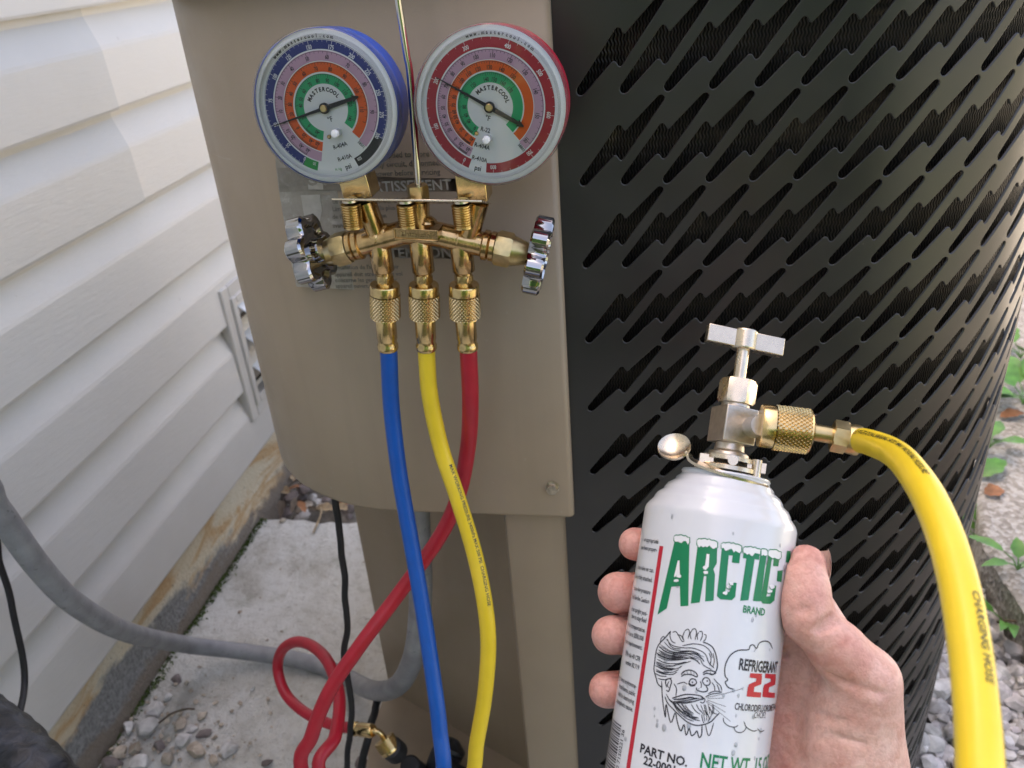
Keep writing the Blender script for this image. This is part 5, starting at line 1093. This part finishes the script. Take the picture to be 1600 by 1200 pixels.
# ================================================================== CONDUIT, CABLES, PIPES
b = MB(); RCD = 0.0105
cp = [Vector((-0.68, 0.30, 0.74)), Vector((-0.62, 0.33, 0.73)), Vector((-0.565, 0.38, 0.66)), atX(-60, 730, -0.52), atX(-5, 795, -0.52), atX(60, 885, -0.525), atX(120, 945, -0.535), atX(200, 988, -0.555), atX(290, 1007, -0.585), atZ(380, 1018, 0.022), atZ(470, 1032, 0.011), atZ(530, 1052, 0.0125), atY(580, 1078, .63), atY(620, 1072, .585), atY(645, 1030, .565), atY(655, 970, .557), atY(657, 900, .555), Vector((ph.x, ph.y, zpb - 0.02))]
sp = spline(cp, 10); b.tube(sp, RCD, 18)
tag(b.build('electrical_conduit', 'grey_conduit', None, 180), 'grey flexible conduit curving across the pad up into the control panel', 'conduit')
def cable(pts, r, label, n=8, wob=0.0):
    sp = spline(pts, n)
    if wob: sp = [p + Vector((noise.noise(p * 40 + Vector((1, 0, 0))), noise.noise(p * 40 + Vector((0, 5, 0))), 0)) * wob for p in sp]
    b = MB(); b.tube(sp, r, 10); return tag(b.build('black_cable', 'rubber_black', None, 180), label, 'cable', 'black cables around the unit')
cable([Vector((-0.262, .545, zpb + 0.006)), atY(524, 785, .545), atY(532, 850, .545), atY(540, 930, .545), atY(542, 985, .54), atY(537, 1030, .535), atY(546, 1075, .53), atY(550, 1120, .525), atY(544, 1170, .52), atY(542, 1230, .51)], 0.0030, 'thin black cable hanging from the bottom of the control panel', 8, 0.0015)
cable([Vector((-0.665, 0.44, 0.50)), Vector((-0.62, 0.46, 0.49)), atX(-30, 800, -0.60), atX(0, 883, -0.60), atX(14, 925, -0.602), atX(22, 965, -0.604), atX(36, 1030, -0.604), atX(38, 1075, -0.60), atX(29, 1125, -0.58), atX(20, 1190, -.55)], 0.0032, 'thin black cable hanging in front of the siding at far left')
cable([atY(600, 1075, .63), atY(592, 1092, .615), atY(586, 1110, .60), atY(575, 1150, .57), atY(560, 1215, .55)], 0.0042, 'short black cable behind the brass hose end below the recess', 8, 0.002)
# insulated refrigerant pipe, lower left corner
b = MB(); ip = [Vector((-0.70, 0.20, 0.36)), Vector((-0.62, 0.23, 0.35)), atD(-130, 1110, .66), atD(-60, 1120, .64), atD(0, 1160, .62), atD(60, 1222, .60), atD(130, 1300, .60), atD(200, 1400, .62), Vector((-0.26, .36, .05)), Vector((-0.22, .50, .04)), Vector((-0.20, .57, .05))]
spp = spline(ip, 10); b.tube(spp, 0.024, 28, lambda k, a: 0.024 + 0.0014 * noise.noise(Vector((k * 0.35, math.cos(a) * 1.5, math.sin(a) * 1.5))) + 0.0006 * math.sin(k * 1.9))
tag(b.build('insulated_pipe', 'black_foam', None, 180), 'black foam insulated pipe in the lower left corner', 'pipe')
# service valve with a black cap behind the hoses
sv_ = thing('service_valve', atY(640, 1200, .56), 'service valve with a black cap in the dark recess below the panel', 'valve')
q0 = mp(612, 1172, .525); q1 = atY(640, 1195, .545)
b = MB(); b.lathe(mp(606, 1164, .523), q1 - q0, [(0.003, 0.004), (0.006, 0.0105), (0.009, 0.0112), (0.024, 0.0112), (0.026, 0.009)], 24); b.build('cap', 'rubber_black', sv_, 40)
b = MB(); b.cyl(q1, atY(665, 1215, .585), 0.010, 20); b.box(atY(675, 1215, .60), Vector((0.016, 0, 0)), Vector((0, 0.014, 0)), Vector((0, 0, 0.016))); b.build('body', 'rubber_black', sv_, 30, 0.002)
b = MB(); pz = spline([atY(700, 1175, .585), atY(690, 1200, .575), atY(680, 1250, .55), atY(670, 1330, .5)], 6); b.tube(pz, 0.017, 20); tag(b.build('insulated_pipe', 'black_foam', None, 180), 'black insulated pipe behind the blue hose at the frame bottom', 'pipe')
b = MB(); b.lathe(atY(702, 1172, .588), atY(690, 1200, .575) - atY(702, 1172, .588), [(-0.012, 0.006), (-0.004, 0.017), (0.0, 0.017)], 18); b.build('pipe_end', 'black_foam', sv_, 40)

# ================================================================== STONES, LITTER, PLANTS
def rock(mbx, c, r, rn, n=2, sc=None):
    bm = bmesh.new(); bmesh.ops.create_icosphere(bm, subdivisions=n, radius=1.0); o = Vector((rn.uniform(0, 50), rn.uniform(0, 50), 0))
    sc = sc or (rn.uniform(0.8, 1.25), rn.uniform(0.7, 1.1), rn.uniform(0.5, 0.8)); pl = []
    for _ in range(13): v = Vector((rn.gauss(0, 1), rn.gauss(0, 1), rn.gauss(0, 1))).normalized(); pl.append((v, rn.uniform(0.55, 0.84)))
    M_ = Matrix.Rotation(rn.uniform(0, 6.28), 3, 'Z') @ Matrix.Rotation(rn.uniform(-.5, .5), 3, 'X'); V = []
    for v in bm.verts:
        p = v.co.copy()
        for nn, d in pl:
            e = p.dot(nn) - d
            if e > 0: p -= nn * e * 0.98
        p *= 1 + 0.07 * noise.noise(p * 2.4 + o); V.append(M_ @ Vector((p.x * sc[0], p.y * sc[1], p.z * sc[2])) * r + Vector(c))
    bm.verts.index_update(); mbx.add(V, [[v.index for v in f.verts] for f in bm.faces]); bm.free(); return V
def one_stone(px, py, size, m, label, group=None, z=0.0, seed=0):
    rn = random.Random(seed); p = atZ(px, py, z); b = MB(); rock(b, p + Vector((0, 0, size * 0.32)), size, rn, 3); return tag(b.build('stone', m, None, 26), label, 'stone', group)
st_ = [(233, 1142, .016, 'limestone', 'largest pale broken stone at the foundation, bottom left'), (290, 1158, .0125, 'limestone', 'pale ridged stone right of the largest one'), (308, 1175, .0120, 'tan_stone', 'grey brown stone leaning against the pale ridged stone'), (358, 1173, .0125, 'limestone', 'lone round pale stone on the open concrete'),
       (212, 1172, .0105, 'tan_stone', 'tan stone in front of the largest pale stone'), (238, 1050, .0105, 'mauve_stone', 'dark stone beside the mossy foundation edge'), (277, 1064, .0085, 'mauve_stone', 'small dark stone under the foundation, uppermost of the heap'), (262, 1190, .010, 'tan_stone', 'tan stone at the bottom frame edge below the largest stone'),
       (244, 1112, .012, 'limestone', 'whitish flat stone behind the largest pale stone'), (283, 1132, .010, 'tan_stone', 'sandy stone between the twig and the ridged stone'), (316, 1120, .007, 'tan_stone', 'little sandy stone at the right end of the heap'), (300, 1140, .007, 'limestone', 'little pale stone above the ridged stone'), (202, 1140, .010, 'limestone', 'pale stone touching the foundation left of the largest'),
       (188, 1180, .011, 'tan_stone', 'brown stone at the left edge of the heap'), (395, 1077, .0032, 'limestone', 'tiny white chip on the concrete below the conduit'), (442, 816, .0075, 'tan_stone', 'small orange tan pebble on the far edge of the pad'), (375, 957, .004, 'tan_stone', 'tiny tan chip on the pad above the conduit'), (418, 1193, .006, 'mauve_stone', 'small dark pebble left of the red hose'), (222, 1195, .013, 'limestone', 'pale stone cut by the bottom edge left of the tan one'), (250, 1168, .009, 'mauve_stone', 'dark wedge of stone between the largest stone and the ridged one'), (335, 1190, .008, 'tan_stone', 'flat tan stone at the bottom right of the heap'), (176, 1196, .012, 'mauve_stone', 'dark stone in the corner by the foundation foot'), (318, 1148, .009, 'mauve_stone', 'dark stone behind the leaning grey brown stone'), (262, 1090, .008, 'limestone', 'white chip between the moss and the flat whitish stone'), (590, 1190, .012, 'tan_stone', 'tan stone under the black cable by the recess'), (565, 1195, .010, 'mauve_stone', 'dark brown stone between the cables')]
for k, (x, y, s, m, l) in enumerate(st_): one_stone(x, y, s, m, l, 'loose stones on the pad', 0.0, k + 3)
rn = random.Random(21)
b = MB()
for k in range(420):
    p = atZ(rn.gauss(255, 70), rn.gauss(1150, 45), 0.0) if k < 260 else atZ(rn.uniform(200, 640), rn.uniform(850, 1210), 0.0)
    if p.x < -0.642: continue
    rock(b, p + Vector((0, 0, 0.001)), rn.choice([0.0008, 0.001, 0.0014, 0.002, 0.003, 0.0042]) * (1 if k < 260 else 0.6), rn, 1)
tag(b.build('grit', 'tan_stone', None, 40), 'fine grit and crumbs around the heap of stones', 'grit', None, 'stuff')
# pebbles in the gap behind the pad
peb = []
for i in range(400):
    if len(peb) >= 30: break
    px_q, py_q = rn.uniform(410, 555), rn.uniform(720, 808); s_ = rn.uniform(0.008, 0.018); p = atZ(px_q, py_q, -0.03)
    if p.x < -0.64 or p.y < 1.06: continue
    peb.append((p, s_, rn.choice(['mauve_stone', 'mauve_stone', 'tan_stone', 'limestone'])))
ordw = ['nearest the foundation'] + ['%s from the foundation' % w_ for w_ in ('second', 'third', 'fourth', 'fifth', 'sixth', 'seventh', 'eighth', 'ninth', 'tenth', 'eleventh', 'twelfth', 'thirteenth', 'fourteenth', 'fifteenth', 'sixteenth', 'seventeenth', 'eighteenth', 'nineteenth', 'twentieth')]
cnt_ = {}
for p, s_, m_ in sorted(peb, key=lambda q: q[0].x):
    b = MB(); rock(b, Vector((p.x, p.y, -0.045 + rn.uniform(0, 0.035))), s_, rn, 2); n1 = cnt_.get(m_, 0); cnt_[m_] = n1 + 1
    tag(b.build('stone', m_, None, 26), '%s pebble behind the pad, %s' % ({'mauve_stone': 'dark mauve', 'tan_stone': 'sandy tan', 'limestone': 'pale grey'}[m_], ordw[min(n1, 19)]), 'stone', 'pebbles behind the pad')
# gravel on the right
b = MB(); tone = []; rn = random.Random(33)
pn_ = Vector((-dv.y, dv.x, 0)); pn_ = pn_ if pn_.dot(pv) > 0 else -pn_; dn2 = Vector((-pv.y, pv.x, 0)); dn2 = dn2 if dn2.dot(dv) > 0 else -dn2
def in_slab(p): q = Vector((p.x - c0.x, p.y - c0.y, 0)); return q.dot(pn_) > -0.004 and q.dot(dn2) > -0.02
for k in range(3000):
    p = Vector((rn.uniform(0.27, 0.85), rn.uniform(0.45, 1.7), 0))
    if k > 1300: p = Vector((rn.uniform(0.27, 0.52), rn.uniform(0.55, 1.15), 0))
    if in_slab(p) or (p.x < 0.285 and p.y < 1.06): continue
    r = rn.choice([0.006, 0.008, 0.010, 0.013, 0.016, 0.019]); n0 = len(b.v); rock(b, Vector((p.x, p.y, -0.052 + rn.uniform(0, 0.03))), r, rn, 2); t = rn.choice([1, 1, 0.95, 0.8, 0.62]); tone += [(t, t * rn.uniform(.96, 1), t * rn.uniform(.92, 1), 1)] * (len(b.v) - n0)
gr = b.build('gravel', 'gravel_stone', None, 24); tag(gr, 'grey and white crushed gravel between the unit and the slab', 'gravel', None, 'stuff')
ca_ = gr.data.color_attributes.new('tone', 'FLOAT_COLOR', 'POINT'); ca_.data.foreach_set('color', [c for t in tone for c in t])
# moss along the foundation foot
b = MB(); rn = random.Random(8)
for k in range(1500):
    y = rn.uniform(0.52, 1.05); x = -0.648 + abs(rn.gauss(0, 0.006)) + 0.004 * noise.noise(Vector((y * 30, 0, 0))); 
    if noise.noise(Vector((y * 9, 3, 0))) < -0.25 and rn.random() < 0.7: continue
    h = rn.uniform(0.0015, 0.005); c = Vector((x, y, -0.001)); a = rn.uniform(0, 6.28); t = Vector((math.cos(a), math.sin(a), 0)) * rn.uniform(0.0012, 0.0025); q = Vector((rn.gauss(0, .002), rn.gauss(0, .002), h)); b.add([c - t, c + t, c + q], [(0, 1, 2)])
tag(b.build('moss', 'moss', None, 0), 'green moss line at the foot of the foundation', 'moss', None, 'stuff')
def leaf_mesh(mbx, c, d, up_, L, Wd, curl=0.2, jag=0.0, rn=random):
    d = d.normalized(); s = d.cross(up_).normalized(); u = s.cross(d).normalized(); n = 8; vs = []
    for i in range(n + 1):
        f = i / n; w_ = Wd * math.sin(PI * min(1, f ** 0.75)) * (1 + jag * math.sin(i * 2.3)); p = c + d * (L * f) + u * (curl * L * (f - f * f * 1.6)); vs += [p - s * w_ + u * abs(w_) * 0.35, p, p + s * w_ + u * abs(w_) * 0.35]
    mbx.add(vs, [(3 * i + j, 3 * i + j + 1, 3 * i + j + 4, 3 * i + j + 3) for i in range(n) for j in range(2)])
# dry leaves behind the pad and on the slab
rn = random.Random(4); lab = ['brown', 'pale']
cnt_ = {}
lv = sorted([(rn.uniform(430, 548), rn.uniform(745, 806), rn.choice(['leaf_dry', 'leaf_pale', 'twig_bark'])) for k in range(16)])
for px_q, py_q, m_ in lv:
    c = atZ(px_q, py_q, rn.uniform(-0.015, 0.012)); a = rn.uniform(0, 6.28); b = MB(); leaf_mesh(b, c, Vector((math.cos(a), math.sin(a), rn.uniform(-.2, .35))), Vector((rn.uniform(-.5, .5), rn.uniform(-.5, .5), 1)), rn.uniform(0.022, 0.05), rn.uniform(0.004, 0.009), 0.3, 0.2)
    n1 = cnt_.get(m_, 0); cnt_[m_] = n1 + 1
    tag(b.build('dry_leaf', m_, None, 60), 'curled %s leaf behind the pad, %s' % ({'leaf_dry': 'red brown', 'leaf_pale': 'straw coloured', 'twig_bark': 'dark brown'}[m_], ordw[n1]), 'leaf', 'dry leaves behind the pad')
for (px, py, z, L, Wd, m, l) in ((1538, 772, .034, .035, .012, 'leaf_dry', 'crumpled red brown leaf on the slab beside the guard'), (1562, 652, .036, .05, .010, 'leaf_dry', 'long orange brown leaf under the green weed'), (1532, 745, .036, .06, .016, 'leaf_green', 'single pale green leaf lying against the guard')):
    c = atZ(px, py, z); b = MB(); leaf_mesh(b, c, Vector((0.9, 0.3, 0.1)) if 'pale' not in l else Vector((0.75, 0.55, 0.25)), Vector((-.1, -.3, 1)), L, Wd, 0.25, 0.15); tag(b.build('fallen_leaf', m, None, 60), l, 'leaf')
def weed(px, py, z, n, L, Wd, label, seed, lean=0.6):
    rn = random.Random(seed); c = atZ(px, py, z); o = thing('weed', c, label, 'weed')
    for k in range(n):
        a = 2 * PI * k / n + rn.uniform(-.4, .4); l_ = L * rn.uniform(.6, 1.1); d = Vector((math.cos(a) * lean, math.sin(a) * lean, rn.uniform(.35, 1.0))); b = MB(); st0 = c + d.normalized() * l_ * 0.5; b.tube([c, c + d * l_ * 0.25 + Vector((0, 0, l_ * .1)), st0], 0.0009, 6); leaf_mesh(b, st0, d + Vector((0, 0, -0.5)), Vector((0, 0, 1)), l_, Wd * rn.uniform(.7, 1.1), 0.15, 0.1); b.build('leaf', 'leaf_green', o, 60)
weed(1598, 632, .032, 8, .085, .027, 'broad leaved green weed at the back of the slab', 2); weed(1594, 560, .032, 7, .07, .022, 'green weed beyond the slab at the right frame edge', 12)
weed(1536, 850, -.02, 8, .065, .011, 'small bright weed between the guard and the slab', 5); weed(1572, 985, -.03, 8, .065, .008, 'thin leaved weed growing out of the gravel below the slab', 6); weed(1590, 890, .032, 6, .05, .010, 'low green weed on the front edge of the slab', 15); weed(1545, 700, .032, 6, .05, .014, 'green weed leaning out beside the guard above the fallen leaf', 18); weed(1560, 1085, -.04, 4, .02, .004, 'tiny weed sprout among the gravel', 9)
b = MB(); b.tube(spline([atZ(1558, 972, -.01), atZ(1580, 970, .0), atZ(1620, 976, -.01)], 5), 0.0017, 6); tag(b.build('twig', 'twig_bark', None, 60), 'thin brown twig lying on the gravel by the slab', 'twig')
b = MB(); b.tube(spline([atZ(248, 1130, .012), atZ(268, 1115, .018), atZ(290, 1108, .012), atZ(304, 1108, .006)], 5), 0.0013, 6); tag(b.build('twig', 'twig_bark', None, 60), 'bent dark twig lying over the heap of stones', 'twig')
b = MB(); b.tube(spline([atZ(490, 832, .003), atZ(497, 815, .006), atZ(502, 800, .004), atZ(500, 790, -.01)], 5), 0.0018, 6); tag(b.build('dry_stalk', 'leaf_pale', None, 60), 'pale dry stalk hanging over the back of the pad', 'stalk')
